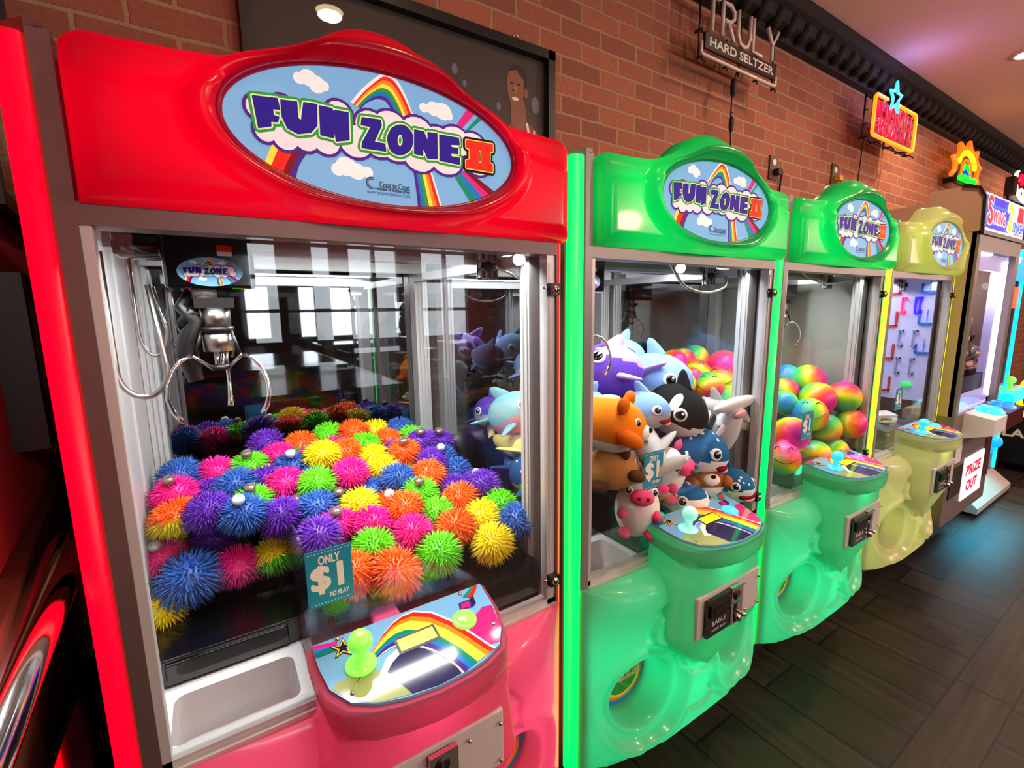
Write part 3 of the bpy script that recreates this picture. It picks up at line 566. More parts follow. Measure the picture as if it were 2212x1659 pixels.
def claw_gantry(root, cx=0.194, y0=0.15, logo=True, cable=1):
    """carriage box with its hanging claw"""
    g = part('carriage', root, 'black_gloss', lambda b: b.box(cx-.067, cx+.067, y0, y0+.13, 1.545, 1.65), bevel=.006)
    part('motor_box', g, 'black_gloss', lambda b: b.box(cx-.128, cx-.07, y0+.01, y0+.1, 1.597, 1.648).lathe([(.012, cx-.128), (.02, cx-.12), (.02, cx-.07)], c=(0, y0+.02, 1.612), axis='x', n=16), bevel=.003)
    if logo:
        s = obj('badge', sign_mesh('plain'), g, loc=(cx, y0-.001, 1.573)); s.scale = (.205, .3, .24)
        mb = MB().use('card_white').box(cx+.012, cx+.034, y0-.003, y0-.001, 1.60, 1.607); mb.use('print_red').box(cx+.012, cx+.034, y0-.003, y0-.001, 1.607, 1.618); obj('warning_sticker', mb, g)
    cy = y0+.03
    def body(b):
        b.use('black_plastic').box(cx-.03, cx+.03, cy-.02, cy+.02, 1.512, 1.530); b.use('silver_paint').lathe([(.0, 1.548), (.02, 1.548), (.02, 1.53), (.0, 1.53)], c=(cx-.014, cy+.012, 0), n=16)
        b.use('steel').lathe([(.0, 1.513), (.023, 1.513), (.023, 1.478), (0, 1.478)], c=(cx, cy, 0), n=24)
        b.use('black_plastic').lathe([(.0, 1.479), (.027, 1.479), (.027, 1.470), (0, 1.470)], c=(cx, cy, 0), n=24)
        b.use('steel').lathe([(.0, 1.471), (.024, 1.471), (.024, 1.436), (0, 1.436)], c=(cx, cy, 0), n=24)
        for k in range(3): a = k*2.1; b.use('chrome').tube([(cx+.01*cos(a), cy+.01*sin(a), 1.437), (cx+.01*cos(a), cy+.01*sin(a), 1.405)], .0035, 8)
        b.use('black_plastic').lathe([(.0, 1.412), (.016, 1.41), (.016, 1.402), (0, 1.40)], c=(cx, cy, 0), n=16)
        b.use('black_plastic').tube([(cx-.035, cy+.01, 1.54), (cx-.05, cy, 1.515), (cx-.03, cy-.01, 1.49), (cx-.045, cy, 1.46), (cx-.048, cy, 1.43), (cx-.04, cy, 1.385)], [.008, .01, .012, .016, .018, .012], 10)
        b.tube([(cx-.052, cy, 1.485), (cx-.03, cy-.012, 1.51)], .009, 8)
    c = part('claw', root, 'steel', body)
    for k in range(3):
        a = radians(-38+120*k); R = lambda r, z: (cx+r*cos(a), cy+r*sin(a), z)
        def prong(b):
            b.use('chrome').tube([R(.016, 1.407), R(.036, 1.424), R(.044, 1.43)], .0032, 8)
            b.use('black_plastic').tube([R(.026, 1.472), R(.040, 1.43)], .003, 6)
            pts = [R(.044, 1.43), R(.062, 1.424), R(.076, 1.408), R(.086, 1.385), R(.088, 1.36), R(.082, 1.338), R(.072, 1.322)]
            b.use('chrome').tube(pts, [.0034, .0036, .0036, .0036, .0038, .0045, .0052], 8)
        part('prong', c, 'chrome', prong)
    def loop(x0, x1, zb, y, z0=1.6, r=.0045):
        n = 14; pts = [(x0, y, z0)]+[((x0+x1)/2+(x1-x0)/2*-cos(pi*k/n), y-.0, zb+.045-.045*sin(pi*k/n)*1.0 + 0) for k in range(n+1)]+[(x1-.012, y, z0-.05)]
        b = MB().use('steel'); b.tube(pts, r, 8); return b
    if cable:
        obj('power_cable', loop(cx-.143, cx-.077, 1.368, y0+.0), root); obj('power_cable', loop(cx-.115, cx-.075, 1.43, y0+.07, r=.003), root)
    return g

def machine(x0, key, label, joy='joy_cyan', btn='joy_cyan', bills=True, left_panel=False, carriage=True, mirror=True, tray='black_gloss', right_led=0.016, guard=True, lamp=8):
    root = thing('crane_machine', label, 'arcade machine', (x0, 0, 0), group='rainbow signed crane machines along the brick wall')
    post = 'post_'+key
    part('cabinet', root, 'black_plastic', lambda b: b.box(0.015, W-.015, 0.21, D, 0.28, 0.79))
    part('roof_box', root, 'grey_metal', lambda b: b.box(0.0, W, 0.06, D, 1.70, 1.84))
    for x in (.09, W-.09):
        for y in (.2, D-.1):
            part('foot', root, 'black_plastic', lambda b: b.lathe([(.02, .0), (.022, .02), (.012, .025), (.012, .06)], c=(x, y, 0), n=14))
    rl = right_led
    part('corner_post', root, post, lambda b: b.prism([(.0, .034), (.034, .0), (.056, .0), (.056, .045), (.0, .06)], 0.27, 1.84).prism([(.0, .034), (.034, .0), (.05, -.002), (.05, .05), (-.002, .05)], 1.84, 1.848))
    part('corner_post', root, post, lambda b: b.prism([(.825, .0), (W-rl, .0), (W, rl), (W, .06), (.825, .045)], 0.27, 1.84).box(.825, W+.001, .002, .05, 1.84, 1.848))
    part('led_strip', root, 'led_'+key, lambda b: b.prism([(.0200+.0205*cos(radians(a)), .0200+.0205*sin(radians(a))) for a in range(150, 301, 10)], 0.275, 1.832, smooth=True))
    part('led_strip', root, 'led_'+key, lambda b: b.prism([(W-rl+.002, -.0012), (W+.0012, rl-.002), (W-.0003, rl-.001), (W-rl+.001, .0003)], 0.29, 1.832))
    # glazed door frame
    part('door_frame', root, 'silver_paint', lambda b: b.box(.056, .068, .004, .03, .80, 1.62).box(.803, .825, .004, .03, .80, 1.62).box(.808, .813, .0025, .005, .82, 1.60).box(.056, .825, .004, .03, .793, .812).box(.056, .825, -.004, .004, .786, .80))
    part('header_rail', root, post, lambda b: b.box(.056, .825, 0, .05, 1.617, 1.645))
    part('front_pane', root, 'clear_pane', lambda b: b.box(.066, .805, .012, .016, .81, 1.62))
    for k, x in enumerate((.006, W-.010)):
        if k == 0 and left_panel: part('side_panel', root, 'panel_grey', lambda b: b.box(x, x+.006, .06, .76, .79, 1.70), bevel=0)
        else: part('side_pane', root, 'clear_pane', lambda b: b.box(x, x+.004, .06, .76, .79, 1.70))
    def rear(xa, xb, sgn):
        def f(b):
            b.box(xa, xb, .735, .785, .79, 1.70); e = (xb-xa)
            for q in (.25, .55, .8): b.box(xa+e*q, xa+e*q+.004, .731, .736, .79, 1.70)
        return f
    part('rear_post', root, 'silver_paint', rear(.012, .058, 1)); part('rear_post', root, 'silver_paint', rear(W-.058, W-.012, -1))
    def fpost(b):
        b.box(.006, .05, .062, .10, .79, 1.70).box(.050, .0535, .068, .074, .79, 1.70).box(.050, .0535, .084, .09, .79, 1.70)
    part('inner_post', root, 'silver_paint', fpost)
    part('inner_post', root, 'silver_paint', lambda b: b.box(W-.05, W-.006, .062, .10, .79, 1.70).box(W-.0535, W-.05, .068, .074, .79, 1.70).box(W-.0535, W-.05, .084, .09, .79, 1.70))
    if left_panel:
        part('wall_rail', root, 'silver_paint', lambda b: b.box(.012, .022, .1, .735, .79, 1.70).box(.022, .026, .25, .29, .79, 1.70).box(.022, .026, .50, .54, .79, 1.70))
    part('mirror' if mirror else 'back_panel', root, 'dark_mirror' if mirror else 'white_plastic', lambda b: b.box(.03, W-.03, .787, .793, .79, 1.70))
    part('light_bar', root, 'led_bar', lambda b: b.box(.16, .79, .285, .315, 1.652, 1.672))
    part('gantry_rail', root, 'silver_paint', lambda b: b.box(.05, .81, .20, .235, 1.612, 1.648).box(.05, .81, .196, .2, 1.617, 1.623).box(.05, .81, .196, .2, 1.637, 1.643), bevel=.001)
    part('gantry_rail', root, 'silver_paint', lambda b: b.box(.05, .81, .70, .73, 1.625, 1.655))
    part('gantry_rail', root, 'silver_paint', lambda b: b.box(.786, .812, .10, .73, 1.60, 1.625))
    def brk(b):
        b.box(.735, .785, .186, .194, 1.575, 1.64)
        for k in range(4): b.box(.735+k*.0155, .7385+k*.0155, .176, .19, 1.575, 1.64)
        for k in range(4): b.box(.735, .785, .176, .19, 1.575+k*.0205, 1.5785+k*.0205)
        b.use('black_plastic').lathe([(0, .17), (.012, .17), (.012, .186)], c=(.756, 0, 1.605), n=14, axis='y')
    part('pulley_bracket', root, 'silver_paint', brk)
    # trays
    def tr(b):
        b.prism([(.036, .80), (.036, .893), (.75, 1.068), (.785, 1.068), (.785, .80)], .285, .80, 'x'); b.prism([(.345, .80), (.345, .828), (.40, .87), (.75, 1.05), (.785, 1.05), (.785, .80)], .03, .284, 'x')
    part('prize_tray', root, tray, tr)
    part('chute_ledge', root, tray, lambda b: b.box(.03, .284, .20, .344, .80, .858).box(.05, .262, .194, .2, .808, .85), bevel=.006)
    hole = [(.05+.014*(1-cos(a))+(.0 if q in (0, 3) else 0), 0) for q in range(0)]
    def rr(x0, x1, y0, y1, r, n=5):
        out = []
        for cx, cy, a0 in ((x1-r, y1-r, 0), (x0+r, y1-r, 90), (x0+r, y0+r, 180), (x1-r, y0+r, 270)):
            out += [(cx+r*cos(radians(a0+90*k/n)), cy+r*sin(radians(a0+90*k/n))) for k in range(n+1)]
        return out
    def chute(b):
        V, Fs, E = tri2d([(.03, .018), (.284, .018), (.284, .20), (.03, .20)], [rr(.062, .262, .04, .165, .02)])
        b.add([(x, y, .802) for x, y in V], Fs)
        h = rr(.062, .262, .04, .165, .02); n = len(h)
        b.use('coin_grey').add([(x, y, .802) for x, y in h]+[(x, y, .705) for x, y in h], [(i, (i+1) % n, n+(i+1) % n, n+i) for i in range(n)]+[tuple(range(n, 2*n))])
    part('prize_chute', root, 'white_plastic', chute)
    part('chute_guard', root, 'acrylic', lambda b: b.box(.03, .284, .300, .304, .885, 1.093).box(.280, .284, .02, .300, .81, 1.093).box(.284, .80 if guard else .2845, .022, .026, .89, 1.10))
    for z in (1.544, .864):
        def lk(b):
            b.use('black_plastic').box(.802, .828, -.012, .004, z-.013, z+.013); b.use('chrome').lathe([(0, -.017), (.007, -.017), (.0095, -.012), (.0095, -.01)], c=(.815, 0, z), n=18, axis='y').tube([(.805, .0, z+.002), (.79, -.002, z+.003)], .003, 8)
            b.use('black_gloss').box(.8142, .8158, -.0178, -.0165, z-.005, z+.005)
        part('lock', root, 'chrome', lk)
    shell(key, root); control_panel(root, joy, btn); coin_unit(root, bills); prize_doors(root)
    header(key, root); obj('sign', sign_mesh('II'), root, loc=(XC, -0.0480, ZC))
    part('sign_bezel', root, 'header_'+key, lambda b: b.tube([(XC+(EA+.001)*cos(2*pi*k/96), -.0495, ZC+(EB+.001)*sin(2*pi*k/96)) for k in range(96)], .0055, 8, closed=True))
    part('base_shade', root, 'black_plastic', lambda b: b.box(.04, W-.04, .12, .75, .055, .285))  # black box standing in for the shadow under the machine
    if carriage: claw_gantry(root, **(carriage if isinstance(carriage, dict) else {}))
    # real lights this machine has: LED bar over the prizes, coloured LEDs behind the shell; console and front fills are added
    a = area('prize_light', (x0+.43, .3, 1.648), .72, lamp, (.96, .98, 1), size_y=.03); 
    c = LED_RGB[key]
    area('shell_leds', (x0+.433, .115, .49), .76, SHELL_W[key], SHELL_C[key], rot=(radians(-90), 0, 0), size_y=.38)
    l = bpy.data.lights.new('console_fill', 'POINT'); l.energy = .30; l.color = SHELL_C[key]; l.shadow_soft_size = .03; o = bpy.data.objects.new('console_fill', l); o.location = (x0+.4485, -.085, .835); COL.objects.link(o)  # added point light inside the console, brightens the rim and neck
    area('header_leds', (x0+XC, .052, 1.75), .70, HEAD_W[key], HEAD_C[key], rot=(radians(-90), 0, 0), size_y=.12)
    if key == 'red' or True: area('prize_light', (x0+.43, .06, 1.612), .72, lamp*.5, (.96, .98, 1), rot=(radians(4), 0, 0), size_y=.02, spread=radians(125))  # front fill added out of sight behind the header rail, brightens the front prizes
    return root
def swag(x0, pts, r=.0045):
    out = []
    for k in range(len(pts)-1):
        p0, p1, p2, p3 = [Vector(pts[min(max(k+q, 0), len(pts)-1)]) for q in (-1, 0, 1, 2)]
        out += [0.5*(2*p1+(p2-p0)*t+(2*p0-5*p1+4*p2-p3)*t*t+(3*p1-p0-3*p2+p3)*t**3) for t in (0, .2, .4, .6, .8)]
    return MB().use('steel').tube(out+[Vector(pts[-1])], r, 8)
MX = [-.034, .84, 1.69, 2.558]
M1 = machine(MX[0], 'red', 'pink and red crane machine full of spiky rubber balls, nearest the left wall', 'joy_green', 'joy_green', bills=False, left_panel=True)
M2 = machine(MX[1], 'green', 'green crane machine full of plush sea animals, beside the pink and red machine', 'joy_pale', 'joy_cyan', carriage=dict(cx=0.155, y0=.13, cable=0), guard=False, lamp=5)
M3 = machine(MX[2], 'green', 'green crane machine holding rainbow smiley balls, between plush machine and pale yellow machine', 'joy_cyan', 'joy_violet', carriage=dict(cx=0.68, y0=.30, logo=False, cable=0), guard=False, lamp=4)
M4 = machine(MX[3], 'yellow', 'pale yellow crane machine with a lilac game board inside, farthest of the rainbow machines', 'joy_cyan', 'joy_cyan', carriage=False, mirror=False, right_led=0.02, left_panel=True, guard=False, lamp=3.5)
obj('power_cable', swag(0, [(.44, .10, 1.64), (.465, .1, 1.612), (.522, .1, 1.565), (.625, .1, 1.547), (.72, .1, 1.565), (.755, .12, 1.60)]), M2)
obj('power_cable', swag(0, [(.33, .10, 1.64), (.40, .1, 1.612), (.535, .1, 1.589), (.66, .1, 1.595), (.76, .1, 1.61)], .004), M3)
obj('power_cable', swag(0, [(.745, .12, 1.60), (.77, .1, 1.585), (.793, .1, 1.575), (.81, .1, 1.58), (.82, .12, 1.60)], .004), M1)
price_card(MX[0], 'blue ONLY $1 price card inside the pink and red crane machine', .321, 1.037, y=.0105)
price_card(MX[1], 'blue ONLY $1 price card in front of the white plush cow', .30, 1.06, y=.0105)
price_card(MX[2], 'blue ONLY $1 price card in front of the pink rainbow ball', .30, 1.06, y=.0105)
price_card(MX[3], 'blue ONLY $1 price card in the pale yellow machine, farthest along the row', .30, 1.06, y=.0105)
# ------------------------------------------------------------------ spiky rubber balls in the first machine
RUB = dict(B='2f62b4', U='6a2ab4', P='ff1f9a', G='6ee01a', Y='ffe808', O='ff6a12')
for k, c in RUB.items(): mat('rubber_'+k, c, 0.45, sss=0)
mat('disc_clear', 'd8dcd8', 0.1, 0.3, coat=1); mat('disc_dark', '6a5648', 0.2, coat=1)
def ico_dirs(n):
    g = pi*(3-sqrt(5)); return [Vector((sqrt(1-z*z)*cos(g*i), sqrt(1-z*z)*sin(g*i), z)) for i in range(n) for z in (1-2*(i+.5)/n,)]
SPIKY = {}
def spiky_mesh(cols, var):
    key = (cols, var)
    if key in SPIKY: return SPIKY[key]
    rnd = random.Random(7+var); mb = MB(); cm = ['rubber_'+c for c in cols]
    def side(z): return cm[0] if len(cm) == 1 or z > 0.15 else cm[1]
    flat = 0.78 if var == 2 else 0.9
    for m, lo, hi in ([(cm[0], -2, 2)] if len(cm) == 1 else [(cm[0], .15, 2), (cm[1], -2, .15)]):
        mb.use(m); t = MB().use(m); t.ell((0, 0, 0), (.66, .66, .66*flat), 20, 14)
        fs = [f for f in t.f if lo <= sum(t.v[i][2] for i in f)/4/.66/flat < hi]; mb.add(t.v, fs, True)
    for d in ico_dirs(400):
        d = (d+Vector((rnd.gauss(0, .03), rnd.gauss(0, .03), rnd.gauss(0, .03)))).normalized(); L = rnd.uniform(.32, .42)
        base = Vector((d.x*.64, d.y*.64, d.z*.64*flat)); bend = Vector((rnd.gauss(0, .05), rnd.gauss(0, .05), -0.10))
        if d.z < -.6: L *= .8
        mid = base+d*L*.55+bend*.35; tip = base+d*L+bend*1.0
        u = d.orthogonal().normalized(); w = d.cross(u); mb.use(side(d.z))
        r0, r1 = .042, .030
        vs = [base+r0*(cos(2.0944*k)*u+sin(2.0944*k)*w) for k in range(3)]+[mid+r1*(cos(2.0944*k)*u+sin(2.0944*k)*w) for k in range(3)]+[tip]
        mb.add(vs, [(0, 1, 4, 3), (1, 2, 5, 4), (2, 0, 3, 5), (3, 4, 6), (4, 5, 6), (5, 3, 6)], True)
    SPIKY[key] = mb.mesh('spiky_ball'); return SPIKY[key]
CN = dict(B='blue', U='purple', P='pink', G='green', Y='yellow', O='orange')
TWO = {'GY': 'green-topped yellow', 'OY': 'orange-topped yellow', 'YG': 'yellow-topped green', 'OG': 'orange-topped green'}
ORD = ['first', 'second', 'third', 'fourth', 'fifth', 'sixth', 'seventh', 'eighth', 'ninth', 'tenth', 'eleventh', 'twelfth', 'thirteenth', 'fourteenth', 'fifteenth', 'sixteenth', 'seventeenth']
def cname(c): return TWO[c] if len(c) == 2 else CN[c]
def row(y): return 'front' if y < .16 else 'second' if y < .28 else 'middle' if y < .42 else 'back' if y < .55 else 'rearmost'
rowkey = {}
for i, (x, y, z, r, c) in enumerate(BALLS): rowkey.setdefault((c, row(y)), []).append((x, i))
SPECIAL = {20: 'large blue spiky ball pressed on the clear pane above the chute', 21: 'yellow spiky ball sunk low beside the left wall of the chute', 77: 'big orange spiky ball at the very front, right of the price card', 76: 'yellow spiky ball at the front right, close to the glass', 75: 'green spiky ball at the front between the orange and yellow ones', 78: 'orange spiky ball half hidden behind the price card', 3: 'purple spiky ball standing alone at the back left corner of the guard'}
rnd = random.Random(3)
for i, (x, y, z, r, c) in enumerate(BALLS):
    lst = sorted(rowkey[(c, row(y))]); k = [q[1] for q in lst].index(i)
    if i in SPECIAL: lab = SPECIAL[i]
    elif len(lst) == 1: lab = 'the only %s spiky ball in the %s row of the pile' % (cname(c), row(y))
    else: lab = '%s spiky ball, %s of its colour from left in the %s row' % (cname(c), ORD[k], row(y))
    me = spiky_mesh(tuple(c), i % 3)
    t = thing('spiky_ball', lab, 'ball', (x, y, z), (rnd.uniform(-.35, .35), rnd.uniform(-.35, .35), rnd.uniform(0, 6)), 'spiky rubber balls in the first crane machine')
    b = obj('spikes', me, t); s = r/.93; b.scale = (s, s, s)
    if i in (10, 6, 2, 15, 16, 36, 38, 14, 49, 62, 63, 60, 74-6, 53, 5, 19, 48):
        a = rnd.uniform(0, 6); d = Vector((sin(.5)*cos(a), sin(.5)*sin(a), cos(.5))); d = Vector((-.15, -.45, .88)).normalized()
        q = MB().use('disc_clear' if i % 2 else 'disc_dark'); q.lathe([(0, .012), (.011, .011), (.0145, .006), (.0145, -.004), (0, -.006)], n=18)
        dd = obj('flasher_disc', q, t, loc=d*r*.86); dd.rotation_euler = d.to_track_quat('Z', 'Y').to_euler(); dd.scale = (.9, .9, .9)
        # keep its tilt in the room frame whatever the roll of the ball
        t.rotation_euler = (0, 0, 0)

# ------------------------------------------------------------------ plush animals in the second machine
PC = dict(blue='7fa8dc', grey='b9bcba', white='efeeea', black='151517', purple='5f3fae', lilac='ae96dc', navy='23659c', orange='f28a1e', dkorange='d8701a', pink='f2558e', tan='c98e4c', brown='5c3c28', otter='a0622c', teal='8fd0d6', yellow='e8dc7a', red='7c1022', rose='f0b0b4', pale='c9d6e2')
for k, c in PC.items(): mat('plush_'+k, c, 0.95, spec=.15)
mat('eye_black', '050505', 0.08, coat=1); mat('eye_white', 'f6f6f6', 0.3)
def rotm(e): 
    from mathutils import Euler
    return Euler([radians(a) for a in e]).to_matrix()
class Plush:
    def __init__(s, name, label, cat, loc, size, yaw, pitch=0, roll=0):
        s.root = thing(name, label, cat, loc, (0, 0, 0), 'plush animals in the green crane machine')
        s.root.rotation_euler = (Matrix.Rotation(radians(yaw), 3, 'Z') @ Matrix.Rotation(radians(pitch), 3, 'Y') @ Matrix.Rotation(radians(roll), 3, 'X')).to_euler(); s.k = size
    def blob(s, name, m, c, r, e=(0, 0, 0), parent=None, fn=None, split=None, nu=20, nv=14):
        k = s.k; mb = MB().use('plush_'+m if 'plush_'+m in MATS else m)
        mb.ell(tuple(a*k for a in c), tuple(a*k for a in r), nu, nv, fn, rotm(e))
        if split:
            mb.mats.append(MATS['plush_'+split[0]])
            for i, f in enumerate(mb.f):
                q = [sum(mb.v[j][a] for j in f)/len(f)/k for a in range(3)]
                if split[1](*q): mb.m[i] = 1
        return obj(name, mb, parent or s.root)
    def fin(s, name, m, base, tip, chord, thick, cdir=(1, 0, 0), sweep=.0):
        # swept fin: flattened sections from base to tip
        k = s.k; A, T = Vector(base), Vector(tip); ax = (T-A).normalized(); c = Vector(cdir); c = (c-ax*c.dot(ax)).normalized(); w = ax.cross(c); vs = []; n = 12; N = 7
        for i in range(N+1):
            t = i/N; ch = chord*(1-.72*t**1.3) if i < N else .02; th = thick*(1-.6*t) if i < N else .01
            for j in range(n): a = 2*pi*j/n; vs.append((A+(T-A)*t+c*(ch*cos(a)-sweep*t*t)+w*th*sin(a))*k)
        mb = MB().use('plush_'+m); mb.add(vs, [(i*n+j, i*n+(j+1) % n, (i+1)*n+(j+1) % n, (i+1)*n+j) for i in range(N) for j in range(n)]+[tuple(range(N*n, N*n+n))], True); return obj(name, mb, s.root)
    def eye(s, c, d, r, ring='eye_white'):
        d = Vector(d).normalized(); k = s.k; q = d.to_track_quat('Z', 'Y').to_matrix(); P = Vector(c)*k; R = r*k
        mb = MB().use(ring); n = 20; prof = [(1.42, -.5), (1.45, .10), (1.3, .24), (1.05, .28), (0, .30)]
        mb.add([P+q @ Vector((a*R*cos(2*pi*j/n), a*R*sin(2*pi*j/n), h*R)) for a, h in prof for j in range(n)], [(i*n+j, i*n+(j+1) % n, (i+1)*n+(j+1) % n, (i+1)*n+j) for i in range(len(prof)-1) for j in range(n)], True)
        mb.use('eye_black').ell(P+d*R*.25, (R*1.06, R*1.06, R*.38), 16, 8, None, q); u = (q @ Vector((.35, .4, 0)))*R; mb.use('eye_white').ell(P+d*R*.55+u, (R*.3, R*.3, R*.15), 10, 6, None, q)  # small white glint on the pupil is a highlight built in as colour
        obj('eye', mb, s.root)
def whale(label, p, yaw, pitch=0, roll=0, top='blue', belly='white', mouth=True, dots=0, patch=False, spots=False, fin=None, name='plush_whale', teeth=False, cut=-.18):
    x, y, z, s = p; s *= 1.13; P = Plush(name, label, 'plush toy', (x, y, z), s, yaw, pitch, roll); fin = fin or top
    shape = lambda d: 1-0.22*max(-d.x, 0)**2+.05*max(d.x, 0)
    b = P.blob('body', top, (0, 0, 0), (1.18, .92, .86), fn=shape, split=(belly, lambda X, Y, Z: Z < cut+.22*X), nu=40, nv=28)
    P.fin('dorsal_fin', fin, (-.05, 0, .70), (-.45, 0, 1.28), .34, .13)
    for sg in (1, -1):
        P.fin('tail_fluke', fin, (-1.0, .05*sg, .08), (-1.5, .72*sg, .25), .26, .10)
        P.fin('flipper', fin, (.2, .78*sg, -.3), (-.15, 1.35*sg, -.55), .24, .09)
        d = Vector((.66, .66*sg, .26)).normalized(); qd = shape(d); P.eye((d.x*1.18*qd, d.y*.92*qd, d.z*.86*qd), d, .15)
    if mouth:
        P.blob('mouth', 'red', (.98, 0, -.26), (.30, .56, .17), (0, 25, 0)); P.blob('tongue', 'rose', (1.10, 0, -.36), (.20, .40, .10), (0, 25, 0))
    rd = random.Random(int(x*1000))
    def surf(d): q = shape(d); return Vector((d.x*1.18*q, d.y*.92*q, d.z*.86*q))
    if dots:
        for i in range(dots):
            a = rd.uniform(0, 2*pi); e = rd.uniform(.35, 1.3); d = Vector((sin(e)*cos(a), sin(e)*sin(a), cos(e)))
            c = surf(d); q = d.to_track_quat('Z', 'Y').to_matrix(); mb = MB().use('plush_white'); r = rd.uniform(.05, .085)
            mb.ell(c*s, (r*s, r*s, .02*s), 10, 6, None, q); obj('dot', mb, P.root)
    if patch:
        for sg in (1, -1):
            d = Vector((.45, .8*sg, .62)).normalized(); q = d.to_track_quat('Z', 'Y').to_matrix(); mb = MB().use('plush_white'); mb.ell(surf(d)*s, (.17*s, .34*s, .03*s), 14, 6, None, q); obj('eye_patch', mb, P.root)
    if spots:
        for a, e, r in ((-1.6, .6, .24), (-.9, .85, .12), (-2.3, .7, .10), (-1.1, 1.0, .07), (.6, .6, .2), (2.2, .7, .15)):
            d = Vector((sin(e)*cos(a), sin(e)*sin(a), cos(e))); q = d.to_track_quat('Z', 'Y').to_matrix(); mb = MB().use('plush_purple'); mb.ell(surf(d)*s, (r*s*1.3, r*s, .025*s), 14, 6, None, q); obj('spot', mb, P.root)
    return P
def hammer(label, p, yaw, pitch=0, roll=0, top='white', belly='white', name='plush_hammerhead'):
    x, y, z, s = p; s *= 1.13; P = Plush(name, label, 'plush toy', (x, y, z), s, yaw, pitch, roll)
    P.blob('body', top, (-.1, 0, 0), (1.35, .48, .42), fn=lambda d: 1-.25*max(-d.x, 0), split=(belly, lambda X, Y, Z: Z < -.12), nu=28, nv=18)
    P.blob('head', top, (1.12, 0, .02), (.26, .95, .20), fn=lambda d: 1+.12*abs(d.y)**3, split=(belly, lambda X, Y, Z: Z < -.06), nu=28, nv=14)
    P.blob('mouth', 'rose', (.88, 0, -.30), (.16, .28, .08))
    P.fin('dorsal_fin', top, (.05, 0, .35), (-.3, 0, .95), .26, .08); P.fin('tail_fin', top, (-1.2, 0, 0), (-1.7, 0, .6), .16, .08)
    for sg in (1, -1):
        P.fin('flipper', top, (.3, .38*sg, -.1), (-.1, 1.15*sg, -.3), .22, .08); P.eye((1.16, .92*sg, .02), (.1, 1*sg, .1), .07)
    return P
def cow(label, p, yaw, pitch=0, roll=0):
    x, y, z, s = p; s *= 1.13; P = Plush('plush_cow', label, 'plush toy', (x, y, z), s, yaw, pitch, roll)
    P.blob('body', 'white', (0, 0, -.45), (.85, .88, 1.25), fn=lambda d: 1-.1*max(d.z, 0), nu=26, nv=18)
    P.blob('muzzle', 'pink', (.80, 0, .22), (.30, .46, .32))
    for sg in (1, -1):
        P.blob('ear', 'pink', (.05, .92*sg, .35), (.16, .26, .22)); P.blob('hoof', 'pink', (.62, .66*sg, -.55), (.26, .2, .22)); P.blob('foot', 'pink', (.6, .5*sg, -1.35), (.3, .24, .2))
        P.eye((.60, .50*sg, .40), (.8, .5*sg, .2), .12)
        P.blob('nostril', 'red', (1.08, .16*sg, .28), (.04, .07, .07))
    return P
def bear(label, p, yaw, pitch=0, roll=0, c='orange', c2='dkorange', belly='white', name='plush_bear', mark=True):
    x, y, z, s = p; s *= 1.13; P = Plush(name, label, 'plush toy', (x, y, z), s, yaw, pitch, roll)
    P.blob('body', c, (0, 0, 0), (1.1, .95, .86), split=(belly, lambda X, Y, Z: Z < -.35 and X > -.4), nu=32, nv=22)
    for sg in (1, -1):
        P.blob('ear', c2, (.35, .62*sg, .78), (.18, .26, .26)); P.blob('arm', c2, (.75, .78*sg, -.1), (.42, .26, .24), (0, 20, -20*sg)); P.blob('leg', c2, (-.7, .7*sg, -.5), (.4, .28, .26))
        P.eye((.84, .42*sg, .34), (.85, .4*sg, .3), .10)
    P.blob('muzzle', belly, (1.0, 0, -.02), (.22, .36, .26)); P.blob('nose', 'black', (1.2, 0, .1), (.07, .12, .08))
    if mark: P.blob('back_patch', belly, (-.2, 0, .80), (.35, .22, .08), (0, -12, 0))
    return P
PP = PLUSH
bear('orange plush tiger cub with white patches, lying at the left post', PP['orange'], -55, 10, c='orange', c2='dkorange', name='plush_tiger')
whale('purple plush whale with a spotted lilac back under the claw', PP['raywhale'], 165, -8, 22, top='lilac', belly='purple', spots=True, fin='lilac', mouth=False, cut=.12)
whale('blue plush whale at the back of the pile with raised fin', PP['bluewhaleback'], 172, 0, 10, top='blue', belly='pale', mouth=False)
whale('large blue plush shark with open red mouth above the orca', PP['shark'], -78, 8, top='blue', belly='grey', name='plush_shark')
whale('small blue plush whale squeezed between tiger cub and orca', PP['smallwhale'], -66, 4, top='blue', belly='grey')
whale('black plush orca with white eye patches in the middle of the pile', PP['orca'], -100, 22, -10, top='black', belly='white', patch=True, name='plush_orca', mouth=False, cut=-.3)
hammer('grey plush hammerhead half buried below the large blue shark', PP['greyshark'], -60, -12, top='grey', belly='white')
hammer('grey plush hammerhead lying head first above the price card', PP['manta'], -105, 38, 30, top='grey', belly='rose')
hammer('white plush hammerhead standing upright at the right post', PP['hammer'], -110, -68, 15, top='white', belly='white')
hammer('light grey plush hammerhead behind the orca on the right', PP['greyhammer'], -35, 8, 15, top='grey', belly='grey')
whale('blue white-dotted plush whale shark just right of the price card', PP['whaleshark'], -62, 10, top='navy', belly='white', dots=14, name='plush_whale_shark', cut=-.22)
cow('white plush cow lying with pink muzzle behind the price card', PP['cowhead'], -70, 15, 20)
cow('white plush cow sitting upright at the front beside the chute', PP['cowfront'], -128, 0, -4)
bear('tan plush dog with dark brown patches below the tiger cub', PP['spotdog'], -30, 0, c='tan', c2='brown', belly='tan', name='plush_dog')
bear('brown plush otter with white belly under the dotted whale shark', PP['otter'], -120, -20, c='otter', c2='otter', belly='white', name='plush_otter', mark=False)
whale('blue dotted plush whale shark low at the right post', PP['whaleshark2'], -95, 0, top='navy', belly='white', dots=10, name='plush_whale_shark')
